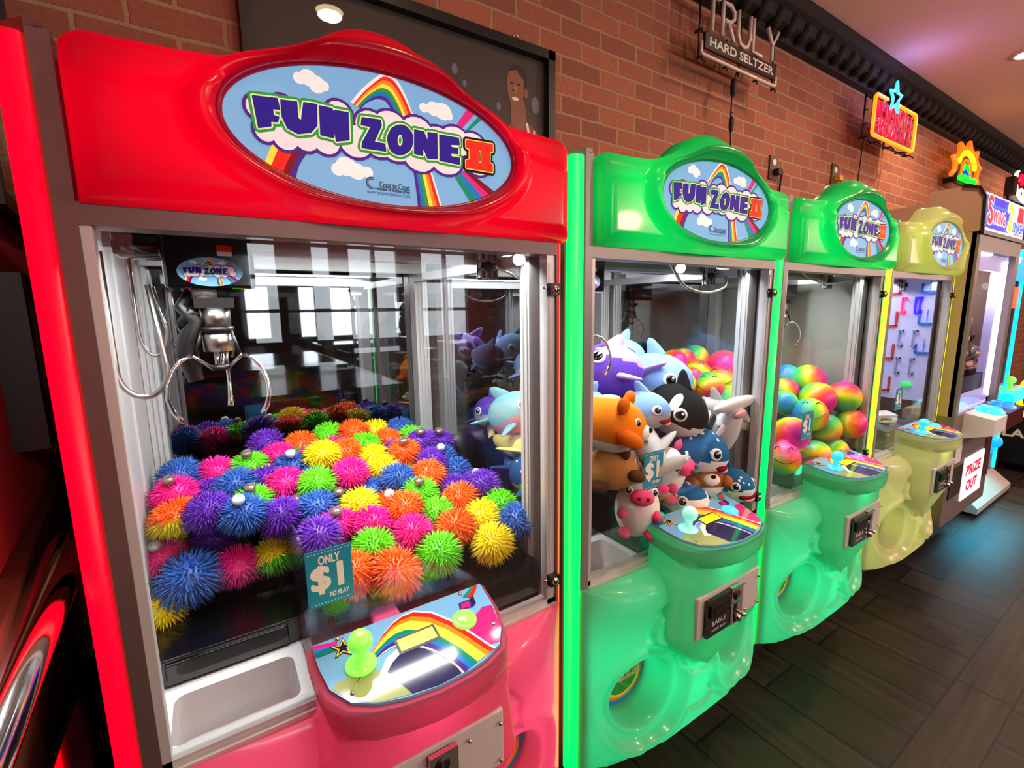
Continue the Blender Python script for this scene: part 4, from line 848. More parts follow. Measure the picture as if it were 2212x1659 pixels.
whale('blue dotted plush whale shark low behind the control shelf', PP['whalesharklow'], -100, -8, top='navy', belly='white', dots=8, name='plush_whale_shark', cut=.05)
whale('small purple plush fish peeking out at the upper left of the pile', PP['purplepoint'], -140, -20, top='purple', belly='lilac', mouth=False, name='plush_fish')
whale('small blue plush whale tucked behind the tiger cub', PP['bluetail'], 120, 0, top='blue', belly='pale', mouth=False)
whale('pastel teal plush shark with pink mouth, seen through both side panes', PP['tealshark'], -52, -22, top='teal', belly='rose', name='plush_shark', cut=-.1)
hammer('pale yellow plush hammerhead under the teal shark', PP['yellowray'], -70, 8, -25, top='yellow', belly='yellow')
whale('light blue plush whale topmost in the rear left corner', PP['bluefish'], -95, -5, top='blue', belly='white')
whale('black plush orca with white belly below the topmost light blue whale', PP['orcaleft'], 60, -30, 40, top='black', belly='white', name='plush_orca', mouth=False)
whale('deep blue dotted plush whale shark against the left side pane', PP['sharkdots'], -58, 0, top='navy', belly='yellow', dots=10, name='plush_whale_shark')
whale('purple plush whale at the rear behind the teal shark', PP['purpleback'], -120, 0, top='purple', belly='lilac', mouth=False)

# ------------------------------------------------------------------ rainbow smiley balls in the third machine
def rainbow_mat():
    m = mat('rainbow_vinyl', 'ffffff', 0.35); n, l, b = nodes(m)
    tc = n.new('ShaderNodeTexCoord'); sp = n.new('ShaderNodeSeparateXYZ'); l.new(tc.outputs['Object'], sp.inputs[0])
    mr = n.new('ShaderNodeMapRange'); mr.inputs[1].default_value = -1; mr.inputs[2].default_value = 1; l.new(sp.outputs['Z'], mr.inputs[0])
    rp = n.new('ShaderNodeValToRGB'); cr = rp.color_ramp
    stops = [(0, '2f7fd0'), (.18, '30c878'), (.36, '86e020'), (.5, 'e8e81c'), (.64, 'ff9020'), (.8, 'ff3a50'), (1, 'e81ab0')]
    cr.elements[0].position = 0; cr.elements[0].color = lin(stops[0][1]); cr.elements[1].position = 1; cr.elements[1].color = lin(stops[-1][1])
    for p, c in stops[1:-1]: e = cr.elements.new(p); e.color = lin(c)
    l.new(mr.outputs[0], rp.inputs[0]); l.new(rp.outputs[0], b.inputs['Base Color'])
rainbow_mat()
RBALL = MB().use('rainbow_vinyl'); RBALL.ell((0, 0, 0), 1, 32, 22); RBALL = RBALL.mesh('vinyl')
def face_mesh():
    mb = MB().use('eye_black'); R = 1.012; S = lambda a, e: (R*cos(e)*cos(a), R*cos(e)*sin(a), R*sin(e))
    mb.tube([S(radians(a), radians(-8-22*(1-(a/40)**2))) for a in range(-40, 41, 8)], .022, 6)
    for sg in (1, -1): mb.tube([S(sg*radians(22)+radians(q), radians(22+9*(1-(q/11)**2))) for q in range(-11, 12, 4)], .026, 6)
    return mb.mesh('smile')
FACE = face_mesh()
RL = ['red rainbow ball topmost at the rear left of the pile, seen through the plush machine', 'yellow and orange rainbow ball at the back beside the topmost red one', 'green rainbow ball highest at the back, left of the magenta one', 'magenta rainbow ball large at the back right of the plush window', 'green rainbow ball below the highest green one', 'dark green rainbow ball peeking beside the magenta one', 'blue and green rainbow ball nearest the large blue shark', 'violet striped rainbow ball partly hidden behind the blue and green one', 'yellow-green winking rainbow ball below the magenta one', 'orange and yellow rainbow ball against the right post of the plush window', 'orange smiley rainbow ball lying on its back above the hammerheads', 'green rainbow ball right of the grey hammerhead', 'magenta rainbow ball cut by the right post of the plush window', 'pale green rainbow ball low behind the white hammerhead', 'pink rainbow ball behind the white hammerhead', 'teal rainbow ball at the rear left of the third machine window', 'orange and yellow rainbow ball topmost in the third machine', 'yellow rainbow ball at the left edge of the third window', 'blue-centred rainbow ball at the left edge of the third window', 'bright red rainbow ball in the middle of the third machine', 'green and orange rainbow ball at the right of the red one', 'blue-topped green rainbow ball below the red one', 'pink rainbow ball behind the third price card', 'green rainbow ball right of the third price card', 'dull orange rainbow ball low at the right side', 'orange smiley rainbow ball lowest at the left of the third price card', 'orange rainbow ball low beside the control shelf', 'yellow rainbow ball low at the rear of the control shelf']
TOP = [(0.6, 1), (0.15, 0.6), (-0.45, 0), (1, 0), (-0.45, 2), (-0.65, 1), (-0.8, 0), (0.95, 0.3), (-0.2, 2), (0.2, 0.5), (0.28, 0), (-0.4, 1), (1, 0), (-0.35, 0), (0.95, 0), (-0.75, 0), (0.2, 0.6), (0, 1), (-1, 0), (0.6, 0), (0, 2.4), (-0.5, 1), (0.9, 0), (-0.4, 0), (0.35, 1), (0.3, 2), (0.3, 0), (0, 0)]   # which colour band faces the aisle, and the turn about that axis
rnd = random.Random(11)
for i, (x, y, z, r) in enumerate(RBPOS):
    h, e = TOP[i]
    # turn the colour bands so that the wanted band faces the aisle
    d = Vector((-.80, -.55, .24)).normalized(); o = d.orthogonal().normalized(); o = (Matrix.Rotation(e+rnd.uniform(-.3, .3), 3, d) @ o)
    axis = (d*h+o*sqrt(max(1-h*h, 0))).normalized()
    t = thing('smiley_ball', RL[i], 'ball', (x, y, z), axis.to_track_quat('Z', 'Y').to_euler(), 'rainbow smiley balls in the second green machine')
    a = obj('vinyl', RBALL, t); a.scale = (r, r, r)
    f = obj('smile', FACE, t); f.scale = (r, r, r)
    if i in (8, 10, 9, 4, 25, 21): f.rotation_euler = (0, 0, 0); f.rotation_mode = 'QUATERNION'; f.rotation_quaternion = axis.to_track_quat('Z', 'Y').inverted() @ (d+Vector((0, 0, .3))).normalized().to_track_quat('X', 'Z')
# ------------------------------------------------------------------ neon signs and fittings on the brick wall
for nm, c, e, st in (('orange', 'ff9a20', 'ff7a08', 2.2), ('red', 'ff2040', 'ff0a30', 2.2), ('blue', '50e0ff', '20b8ff', 2.6), ('yellow', 'ffe020', 'ffc800', 1.6), ('green', '20ff40', '04e028', 1.6), ('deepblue', '1030ff', '0828f0', 1.4), ('white', 'ffffff', 'fff4e8', 1.6), ('hot', 'ff6a10', 'ff5a06', 1.8)):
    mat('neon_'+nm, c, .4, emit=e, es=st)
mat('neon_off', 'd4cac6', .25, coat=.6); mat('neon_redboard', '34060a', .6, emit='d00018', es=.10); mat('sign_board', '15110f', .4); mat('board_text', 'cfc8bf', .5)
STROKE = {'T': [[(0, 1), (1, 1)], [(.5, 1), (.5, 0)]], 'R': [[(0, 0), (0, 1), (.6, 1), (.9, .85), (.9, .65), (.6, .5), (.1, .5)], [(.45, .5), (.95, 0)]], 'U': [[(0, 1), (0, .3), (.2, .05), (.5, 0), (.8, .05), (1, .3), (1, 1)]], 'L': [[(0, 1), (0, 0), (.8, 0)]], 'Y': [[(0, 1), (.5, .5), (1, 1)], [(.5, .5), (.5, 0)]],
          'N': [[(0, 0), (0, 1), (.9, 0), (.9, 1)]], 'E': [[(.9, 1), (.2, 1), (0, .8), (0, .2), (.2, 0), (.9, 0)], [(0, .5), (.7, .5)]], 'W': [[(0, 1), (.25, 0), (.5, .8), (.75, 0), (1, 1)]], 'C': [[(.95, .8), (.7, 1), (.3, 1), (0, .75), (0, .25), (.3, 0), (.7, 0), (.95, .2)]], 'A': [[(0, 0), (.05, .7), (.3, 1), (.7, 1), (.95, .7), (1, 0)], [(.05, .45), (.95, .45)]],
          'S': [[(.95, .85), (.7, 1), (.25, 1), (0, .8), (.1, .6), (.85, .42), (1, .2), (.75, 0), (.2, 0), (0, .15)]], 'B': [[(0, 0), (0, 1), (.7, 1), (.9, .8), (.7, .55), (.1, .55)], [(.7, .55), (.95, .3), (.75, 0), (0, 0)]], 'O': [[(.5, 1), (.1, .85), (0, .5), (.1, .15), (.5, 0), (.9, .15), (1, .5), (.9, .85), (.5, 1)]], 'l': [[(0, 1), (0, 0)]], 'a': [[(.9, .6), (.4, .65), (0, .35), (.35, 0), (.9, .1)], [(.9, .65), (.9, 0)]], 'D': [[(0, 0), (0, 1), (.6, 1), (1, .7), (1, .3), (.6, 0), (0, 0)]]}
def stroke_text(mb, txt, x0, z0, w, h, y, r, gap=.35):
    n = len(txt); cw = w/(n+(n-1)*gap)
    for i, ch in enumerate(txt):
        for pl in STROKE.get(ch, []): mb.tube([(x0+i*cw*(1+gap)+px*cw, y, z0+pz*h) for px, pz in pl], r, 6)
t = thing('neon_sign', 'unlit white tube sign reading TRULY HARD SELTZER, high on the brick wall', 'neon sign', (2.581, 0.79, 2.715), group='beer signs on the brick wall'); t.scale = (.907,)*3
def nz(mb): # lets builders use room coordinates
    mb.T = Matrix.Translation((-2.83, -0.9, -2.84)); return mb
obj('backboard', nz(MB().use('sign_board')).box(2.50, 3.19, .845, .862, 2.862, 2.937), t)
b = nz(MB().use('board_text')); put_text(b, 'HARD SELTZER', .06, lambda u, v, h: (2.845+u, .8445-h, 2.899+v), 0, width=.62, w=.0018); obj('board_lettering', b, t)
b = nz(MB().use('neon_off')); stroke_text(b, 'TRULY', 2.50, 2.955, .70, .17, .85, .0115, .28); obj('tube_lettering', b, t)
b = nz(MB().use('neon_off')); b.tube([(2.475, .85, 2.885), (2.475, .85, 2.835), (2.485, .85, 2.828), (3.19, .85, 2.828), (3.20, .85, 2.836), (3.20, .85, 2.88)], .009, 8); obj('underline_tube', b, t)
def frm(q):
    for z in (2.95, 3.12): q.tube([(2.47, .872, z), (3.22, .872, z)], .006, 6)
    for x in (2.48, 2.85, 3.2): q.tube([(x, .872, 2.81), (x, .872, 3.13)], .006, 6)
    for x in (2.48, 2.7, 3.0, 3.2): q.tube([(x, .872, 2.82), (x, .85, 2.815), (x+.01, .85, 2.80)], .006, 6).tube([(x, .9, 2.95), (x, .85, 2.95)], .007, 6)
b = nz(MB().use('black_plastic')); frm(b); obj('mounting_frame', b, t)
def cable(q): q.tube([(2.82, .86, 2.83), (2.822, .885, 2.76), (2.828, .89, 2.6), (2.84, .89, 2.48), (2.852, .89, 2.30), (2.86, .89, 1.6)], .005, 6); q.tube([(2.845, .9, 2.62), (2.83, .885, 2.62)], .006, 6); q.lathe([(.004, 2.80), (.017, 2.79), (.02, 2.755), (.017, 2.715), (.004, 2.70)], c=(2.822, .878, 0), n=10); q.lathe([(.004, 2.60), (.013, 2.59), (.016, 2.56), (.013, 2.525), (.004, 2.51)], c=(2.83, .885, 0), n=10)
b = nz(MB().use('cord')); cable(b); obj('power_cord', b, t)

t = thing('neon_sign', 'red NEWCASTLE BROWN ALE neon in an orange border with blue star', 'neon sign', (4.503, .79, 2.68), group='beer signs on the brick wall')
t.scale = (.907,)*3
def at2(mb): mb.T = Matrix.Translation((-4.95, -.9, -2.8)); return mb
b = at2(MB().use('neon_redboard')); b.box(4.545, 5.32, .835, .845, 2.80, 3.05); obj('backboard', b, t)
b = at2(MB().use('neon_orange')); Yn = .82; b.tube([(4.74, Yn, 3.07), (4.55, Yn, 3.07), (4.525, Yn, 3.05), (4.525, Yn, 2.80), (4.545, Yn, 2.782), (5.31, Yn, 2.782), (5.335, Yn, 2.80), (5.335, Yn, 3.05), (5.31, Yn, 3.07), (4.92, Yn, 3.07)], .013, 8); obj('border_tube', b, t)
b = at2(MB().use('neon_red')); stroke_text(b, 'NEWCASTLE', 4.57, 2.925, .72, .115, .82, .0062, .4); obj('upper_lettering', b, t)
b = at2(MB().use('neon_red')); stroke_text(b, 'BROWN', 4.57, 2.80, .40, .105, .82, .0062, .4); obj('lower_lettering', b, t); b = at2(MB().use('neon_red')); stroke_text(b, 'ALE', 5.04, 2.80, .24, .105, .82, .0062, .4); obj('lower_lettering', b, t)
b = at2(MB().use('neon_blue')); st = [(4.83+(.115 if k % 2 == 0 else .05)*cos(pi/2+k*pi/5)*1.0, .80, 3.095+(.115 if k % 2 == 0 else .05)*sin(pi/2+k*pi/5)) for k in range(10)]; b.tube(st, .010, 8, closed=True); obj('star_tube', b, t)
def frm2(q):
    for z in (2.77, 3.07): q.tube([(4.5, .875, z), (5.36, .875, z)], .007, 6)
    for x in (4.5, 4.9, 5.36): q.tube([(x, .875, 2.76), (x, .875, 3.08)], .007, 6)
    for x in (4.5, 4.7, 4.95, 5.2, 5.36): q.tube([(x, .9, 2.77), (x, .84, 2.765), (x+.01, .82, 2.74)], .007, 6)
    for z in (2.85, 2.95, 3.05): q.tube([(4.5, .875, z), (4.47, .86, z+.01), (4.48, .84, z)], .006, 6)
b = at2(MB().use('black_plastic')); frm2(b); obj('mounting_frame', b, t)
b = at2(MB().use('cord')); b.tube([(4.55, .88, 2.77), (4.55, .893, 2.5), (4.56, .893, 1.8)], .005, 6); obj('power_cord', b, t)

t = thing('neon_sign', 'sunburst neon of orange and yellow arches over a green bar', 'neon sign', (6.25, .78, 2.605), group='beer signs on the brick wall')
t.scale = (.907,)*3
def at3(mb): mb.T = Matrix.Translation((-6.7, -.9, -2.7)); return mb
cx, cz, Yn = 6.70, 2.86, .86
b = at3(MB().use('neon_hot')); arc = []
for k in range(25):
    a = radians(200-k*220/24); r = .33 if k % 4 else .43; arc.append((cx+r*1.05*cos(a), Yn, cz-.02+r*.62*sin(a)))
b.tube(arc, .022, 8); obj('outer_rays', b, t)
b = at3(MB().use('neon_yellow'))
for r in (.21, .235, .26): b.tube([(cx+r*1.1*cos(radians(170-k*11)), Yn, cz+r*.62*sin(radians(170-k*11))) for k in range(16)], .014, 8)
obj('sun_band', b, t)
b = at3(MB().use('neon_hot')); b.tube([(cx-.14, Yn, cz-.07), (cx-.13, Yn, cz+.03), (cx-.06, Yn, cz+.07), (cx, Yn, cz+.08), (cx+.08, Yn, cz+.06), (cx+.13, Yn, cz), (cx+.14, Yn, cz-.08)], .013, 8); obj('inner_arch', b, t)
b = at3(MB().use('neon_green')); b.tube([(cx-.09, Yn, cz-.03), (cx-.05, Yn, cz+.03), (cx-.01, Yn, cz-.02), (cx+.04, Yn, cz+.03), (cx+.08, Yn, cz-.04)], .013, 8); obj('leaf_tube', b, t)
b = at3(MB().use('neon_deepblue')); b.tube([(cx-.06, Yn, cz-.08), (cx-.02, Yn, cz-.035), (cx+.04, Yn, cz-.05), (cx+.05, Yn, cz-.09), (cx, Yn, cz-.10)], .016, 8); obj('bird_tube', b, t)
b = at3(MB().use('neon_green')); b.tube([(cx-.20, Yn-.02, 2.745), (cx+.20, Yn-.02, 2.745)], .032, 8); obj('name_bar', b, t)
b = at3(MB().use('black_plastic')); b.box(cx-.2, cx+.2, .872, .9, 2.70, 2.86).box(cx-.02, cx+.02, .89, 1.04, 2.75, 2.8); obj('backing', b, t)
t = thing('neon_sign', 'oval white neon with red script, cut by the right edge of the photo', 'neon sign', (9.0, .9, 2.7), group='beer signs on the brick wall')
def at4(mb): mb.T = Matrix.Translation((-9.0, -.9, -2.7)); return mb
b = at4(MB().use('neon_white')); b.tube([(9.15+.68*cos(radians(a)), .85, 2.98+.22*sin(radians(a))) for a in range(0, 360, 15)], .02, 8, closed=True); obj('oval_tube', b, t)
b = at4(MB().use('neon_redboard')); b.prism([(9.15+.6*cos(radians(a)), 3.0+.17*sin(radians(a))) for a in range(0, 360, 20)], .865, .88, 'y'); obj('backboard', b, t)
b = at4(MB().use('neon_red')); b.tube([(8.62, .845, 2.97), (8.7, .845, 3.05), (8.78, .845, 2.95), (8.86, .845, 3.08), (8.95, .845, 2.98), (9.05, .845, 3.06), (9.2, .845, 2.97), (9.4, .845, 3.05)], .018, 8); obj('script_tube', b, t)
b = at4(MB().use('neon_white')); stroke_text(b, 'Cla', 8.72, 2.80, .5, .09, .845, .012, .4); obj('lower_lettering', b, t)
b = at4(MB().use('black_plastic')); b.box(8.3, 8.45, .82, .9, 2.78, 2.98).box(8.45, 9.7, .88, .9, 2.75, 2.8); obj('mounting_frame', b, t)

mat('outlet_brown', '4a3428', .5); mat('plug_yellow', 'd0a020', .5)
for lab, x, z, c in (('brown wall outlet with black plug above the first green header', 3.225, 2.36, 'cord'), ('brown wall outlet with yellow plug left of the NEWCASTLE sign', 4.035, 2.43, 'plug_yellow')):
    t = thing('wall_outlet', lab, 'outlet', (x, .9, z), group='outlets on the brick wall')
    part('cover_plate', t, 'outlet_brown', lambda b: b.box(-.045, .045, -.012, 0, -.07, .07), bevel=.003)
    part('socket', t, 'white_plastic', lambda b: b.lathe([(0, -.016), (.02, -.016), (.021, -.012)], c=(0, 0, .03), n=14, axis='y'))
    part('plug', t, c, lambda b: b.box(-.01, .035, -.05, -.012, -.045, -.012).tube([(.03, -.04, -.03), (.07, -.03, -.02), (.085, -.015, -.06), (.08, -.012, -.2), (.07, -.012, -.5)], .006, 6))

# framed picture of a basketball player behind the first machine
t = thing('framed_picture', 'large black framed photo of a basketball player behind the pink and red machine', 'picture', (.88, .9, 2.2), group='framed pictures')
mat('photo_dark', '2a2220', .6); mat('skin_brown', '8a5238', .6); mat('skin_light', 'a86a4a', .6); mat('hair_black', '15100e', .7); mat('jersey_red', '9a1a18', .6); mat('blur_blue', '6a6a84', .6)
part('frame', t, 'black_frame', lambda b: b.box(-.57, -.53, -.045, 0, -.3, .35).box(.545, .58, -.045, 0, -.3, .35).box(-.57, .58, -.045, 0, .315, .35).box(-.57, .58, -.045, 0, -.3, -.265))
def photo(b):
    b.use('photo_dark').box(-.53, .545, -.012, 0, -.265, .315); P = lambda u, v, h: (u, -.0125-h, v)
    b.use('blur_blue')
    for x, z, r in ((.13, .19, .012), (.17, .15, .008), (.50, .14, .02), (-.1, .2, .015), (.32, .1, .01)): b.poly(ellipse(x, z, r, r*1.6, 14), P, .0002)
    hx, hz = .405, .17
    b.use('jersey_red').poly([(hx-.11, -.1), (hx-.03, .05), (hx+.02, .045), (hx+.07, .06), (hx+.105, .03), (hx+.12, -.1)], P, .0003)
    b.use('print_white').poly([(hx+.045, .062), (hx+.056, .066), (hx+.075, -.02), (hx+.065, -.02)], P, .0006).poly([(hx+.085, .045), (hx+.105, .03), (hx+.085, -.03), (hx+.07, -.02)], P, .0006)
    b.use('skin_brown').poly([(hx-.028, .12), (hx-.03, .055), (hx-.005, .03), (hx+.03, .035), (hx+.05, .068), (hx+.038, .15)], P, .0008).poly([(hx+.09, .04), (hx+.12, .02), (hx+.14, -.05), (hx+.1, -.05)], P, .0008)
    b.use('hair_black').poly(ellipse(hx+.008, hz+.052, .046, .052, 24), P, .0010)
    b.use('skin_brown').poly([(hx-.045, hz+.04), (hx-.042, hz-.01), (hx-.03, hz-.045), (hx-.005, hz-.06), (hx+.02, hz-.045), (hx+.036, hz-.005), (hx+.036, hz+.05), (hx, hz+.082), (hx-.035, hz+.07)], P, .0012).poly(ellipse(hx+.047, hz+.005, .009, .02, 12), P, .0012)
    b.use('hair_black').poly(ellipse(hx-.022, hz+.03, .010, .004, 10), P, .0014).poly(ellipse(hx+.012, hz+.03, .010, .004, 10), P, .0014).poly(ellipse(hx-.012, hz+.005, .011, .004, 10), P, .0013)
    b.use('skin_light').poly(ellipse(hx-.006, hz+.012, .006, .016, 10), P, .0014)
    b.use('print_white').poly(ellipse(hx-.006, hz-.026, .016, .007, 12), P, .0014)
part('photo_print', t, 'photo_dark', photo)
part('glass', t, 'picture_glass', lambda b: b.box(-.53, .545, -.022, -.019, -.265, .315))
part('hanging_hook', t, 'steel', lambda b: b.tube([(.40, -.01, .35), (.395, -.01, .375), (.41, -.01, .385), (.42, -.01, .37)], .004, 6))

# two frames on the red wall at the left
ang = math.atan(-.11)
def wallpic(lab, y0, y1, z0, z1, th, inner, m):
    t = thing('framed_picture', lab, 'picture', (LW(y0), y0, z0), (0, 0, -ang), 'framed pictures'); L = (y1-y0)/cos(ang); H = z1-z0; f = .028
    t.rotation_euler = (0, 0, math.atan2(-(LW(y1)-LW(y0)), y1-y0))
    part('frame', t, 'black_frame', lambda b: b.box(0, th, 0, f, 0, H).box(0, th, L-f, L, 0, H).box(0, th, f, L-f, 0, f).box(0, th, f, L-f, H-f, H))
    part('mat_board', t, 'white_plastic', lambda b: b.box(.002, .012, f, L-f, f, H-f))
    def pr(b): b.use(m).box(.012, .014, f+inner, L-f-inner, f+inner, H-f-inner)
    part('photo_print', t, m, pr)
    part('glass', t, 'picture_glass', lambda b: b.box(.018, .021, f, L-f, f, H-f))
def streak(name, c1, c2, sc):
    m = mat(name, c1, .5); n, l, b = nodes(m); tc = n.new('ShaderNodeTexCoord'); mp = n.new('ShaderNodeMapping'); no = n.new('ShaderNodeTexNoise'); rp = n.new('ShaderNodeValToRGB')
    mp.inputs['Scale'].default_value = sc; l.new(tc.outputs['Object'], mp.inputs[0]); l.new(mp.outputs[0], no.inputs['Vector']); no.inputs['Scale'].default_value = 4; no.inputs['Detail'].default_value = 5
    rp.color_ramp.elements[0].color = lin(c1); rp.color_ramp.elements[0].position = .35; rp.color_ramp.elements[1].color = lin(c2); rp.color_ramp.elements[1].position = .65; l.new(no.outputs['Fac'], rp.inputs[0]); l.new(rp.outputs[0], b.inputs['Base Color'])
streak('old_photo', '8c8478', 'e0d8cc', (1, 6, .8)); streak('dark_poster', '24242a', '9aa088', (1, 3, 2))
wallpic('small black framed grey photo on the red left wall', .30, .80, 1.27, 1.575, .045, .02, 'old_photo')
wallpic('dark poster high on the red left wall, above the small grey photo', .40, .88, 1.70, 2.35, .03, .0, 'dark_poster')

# chrome rail with a dark glossy panel between the left wall and the first machine
t = thing('railing', 'chrome tube railing with dark glossy panel left of the pink and red machine', 'railing', (-.08, 0, 0))
part('rail', t, 'chrome', lambda b: b.tube([(-.012, -.6, .995), (-.008, -.3, 1.05), (0, .0, 1.105), (.004, .15, 1.132), (.006, .195, 1.13), (.008, .218, 1.105), (.008, .224, 1.05), (.008, .226, .0)], .029, 14))
part('panel', t, 'black_gloss', lambda b: b.box(.012, .018, -.5, .6, .08, .96))
part('rail_post', t, 'chrome', lambda b: b.tube([(.004, -.5, 0), (.004, -.5, 1.0)], .012, 10))

# ceiling lamps
mat('lamp_glow', 'fff0d0', .4, emit='ffe0a8', es=14); mat('lamp_trim', 'd8c8b8', .5)
LL = ['recessed ceiling lamp over the pink and red machine', 'recessed ceiling lamp over the first green machine', 'glowing recessed ceiling lamp at the right edge of the photo', 'recessed ceiling lamp farthest along the brick wall', 'recessed ceiling lamp behind the viewer on the left', 'recessed ceiling lamp behind the viewer in the middle', 'recessed ceiling lamp behind the viewer on the right']
for (x, y), lab in zip(LAMPS, LL):
    t = thing('ceiling_light', lab, 'ceiling light', (x, y, CEIL), group='recessed ceiling lamps')
    part('trim_ring', t, 'lamp_trim', lambda b: b.lathe([(.075, -.002), (.078, -.012), (.098, -.008), (.10, 0)], n=28))
    part('lens', t, 'lamp_glow', lambda b: b.lathe([(0, -.004), (.075, -.004)], n=28))

# ------------------------------------------------------------------ game board and boxes in the pale yellow machine
X4 = MX[3]; BX = .765
mat('board_lilac', 'c4c4f4', .3, emit='b0b0ff', es=.25); mat('board_red', 'c83a2a', .4); mat('board_pink', 'ff4a80', .4, emit='ff1a60', es=1.2); mat('board_violet', '3a18ff', .4, emit='2a08ff', es=1.2); mat('board_blue', '3070d8', .4); mat('board_grey', 'a8a8d0', .4); mat('lamp_green', '20ff60', .3, emit='08e848', es=1.2); mat('box_white', 'e0ddd4', .6)
t = thing('game_board', 'lilac plastic game board with red and blue pieces inside the pale yellow machine', 'game board', (X4+BX, .14, 1.0))
def gb(mb): mb.T = Matrix.Translation((-BX, -.14, -1.0)); return mb
obj('panel', gb(MB().use('board_lilac')).box(BX, BX+.008, .05, .42, .985, 1.645), t)
Q = lambda m, *bs: [obj(nm, gb(MB().use(m)).box(BX-d, BX, y0, y1, z0, z1), t) for nm, d, y0, y1, z0, z1 in bs]
for z in (1.60, 1.425, 1.245, 1.065):
    def lp(b): b.box(BX-.012, BX, .197, .206, z-.04, z+.04).box(BX-.012, BX, .197, .25, z-.045, z-.034)
    q = gb(MB().use('board_red')); lp(q); obj('red_step', q, t)
def brk2(m, y, z, w=.018, h=.045):
    q = gb(MB().use(m)); q.box(BX-.014, BX, y-.003, y+.003, z-h, z+h).box(BX-.014, BX, y-w, y, z+h-.008, z+h).box(BX-.014, BX, y-w, y, z-h, z-h+.008).box(BX-.014, BX, y-w, y-w+.005, z+h-.02, z+h).box(BX-.014, BX, y-w, y-w+.005, z-h, z-h+.02); obj('bracket', q, t)
brk2('board_pink', .183, 1.495); brk2('board_violet', .126, 1.495); brk2('board_violet', .106, 1.495, .01)
for z in (1.32, 1.17): brk2('board_grey', .181, z); brk2('board_grey', .120, z)
for z in (1.565, 1.40, 1.245):
    q = gb(MB().use('board_blue')); q.box(BX-.012, BX, .045, .105, z-.006, z+.006).box(BX-.012, BX, .1, .108, z, z+.045)
    for k in range(6): q.box(BX-.006, BX, .070, .074, z+.012+k*.011, z+.018+k*.011)
    obj('blue_step', q, t)
q = gb(MB().use('lamp_green')); q.ell((BX-.01, .125, 1.072), (.012, .022, .014), 14, 8); obj('green_lamp', q, t)
for lab, x, y, z, r in (('white box lying tilted on the floor of the pale yellow machine, left', .30, .16, .905, .5), ('white box lying beside the fourth price card', .47, .13, .905, -.5), ('white box behind the other two in the pale yellow machine', .55, .26, .93, .2)):
    t = thing('carton', lab, 'box', (X4+x, y, z), (.15, 0, r), 'white boxes in the pale yellow machine')
    part('box_body', t, 'box_white', lambda b: b.box(-.06, .06, -.035, .035, 0, .045), bevel=.002)
    part('printed_label', t, 'print_black', lambda b: b.box(-.03, .03, -.0358, -.035, .015, .03))

# ------------------------------------------------------------------ crane game with a lit SWING 2 SMASH marquee
mat('cab_grey', '6e6260', .45); mat('cab_tan', 'b0907c', .5); mat('swing_white', 'eef0ff', .3, emit='e8ecff', es=.9); mat('swing_blue', '1020d0', .3, emit='0818e0', es=.8); mat('swing_red', 'e01030', .3, emit='f00828', es=.8); mat('swing_yellow', 'ffe010', .3, emit='ffd808', es=.8); mat('swing_cyan', '2870ff', .3, emit='1850ff', es=.9); mat('swing_pink', 'ff90c0', .3, emit='ff70b0', es=.7)
mat('lilac_liner', 'd4d0ff', .35, emit='b0a8ff', es=.55); mat('tube_white', 'ffffff', .3, emit='f4f2ff', es=5); mat('dark_red_metal', '4a1216', .35); mat('button_blue', '1888ff', .2, emit='0a70ff', es=1.3); mat('button_cyan', '40e8e0', .2, emit='20d8e0', es=1.2)
X5, Y5, W5 = 3.445, -.06, .81
t = thing('crane_game', 'grey crane game with a lit SWING 2 SMASH marquee and blue buttons', 'arcade machine', (X5, Y5, 0))
part('cabinet', t, 'cab_grey', lambda b: b.box(0, W5, .0, .82, .27, .90))
part('under_shade', t, 'black_plastic', lambda b: b.box(.06, W5-.06, .12, .74, .05, .27))  # black block in place of the dark shadow below the cabinet
part('side_panel', t, 'cab_tan', lambda b: b.box(0, .03, .012, .82, .90, 1.86)); part('side_panel', t, 'cab_tan', lambda b: b.box(W5-.03, W5, .012, .82, .90, 1.86))
part('window_frame', t, 'cab_grey', lambda b: b.box(0, .05, 0, .03, .90, 1.86).box(.74, W5, 0, .03, .90, 1.86).box(.05, .74, 0, .03, 1.77, 1.86))
def mqp(b):
    prof = [(.0, 1.862), (.008, 2.03), (.03, 2.07), (.075, 2.09), (.22, 2.09), (.22, 1.862)]
    b.use('cab_tan').prism(prof, 0, W5, 'x'); b.box(0, W5, .22, .5, 1.86, 2.03)
    b.use('black_plastic'); b.prism([(.0, 1.85), (-.012, 1.852), (-.004, 2.03), (.02, 2.078), (.07, 2.10), (.09, 2.10), (.09, 2.088), (.03, 2.07), (.008, 2.03)], -.006, .012, 'x'); b.prism([(.0, 1.85), (-.012, 1.852), (-.004, 2.03), (.02, 2.078), (.07, 2.10), (.09, 2.10), (.09, 2.088), (.03, 2.07), (.008, 2.03)], W5-.012, W5+.006, 'x'); b.box(0, W5, -.012, .01, 1.846, 1.866)
part('marquee_box', t, 'cab_tan', mqp)
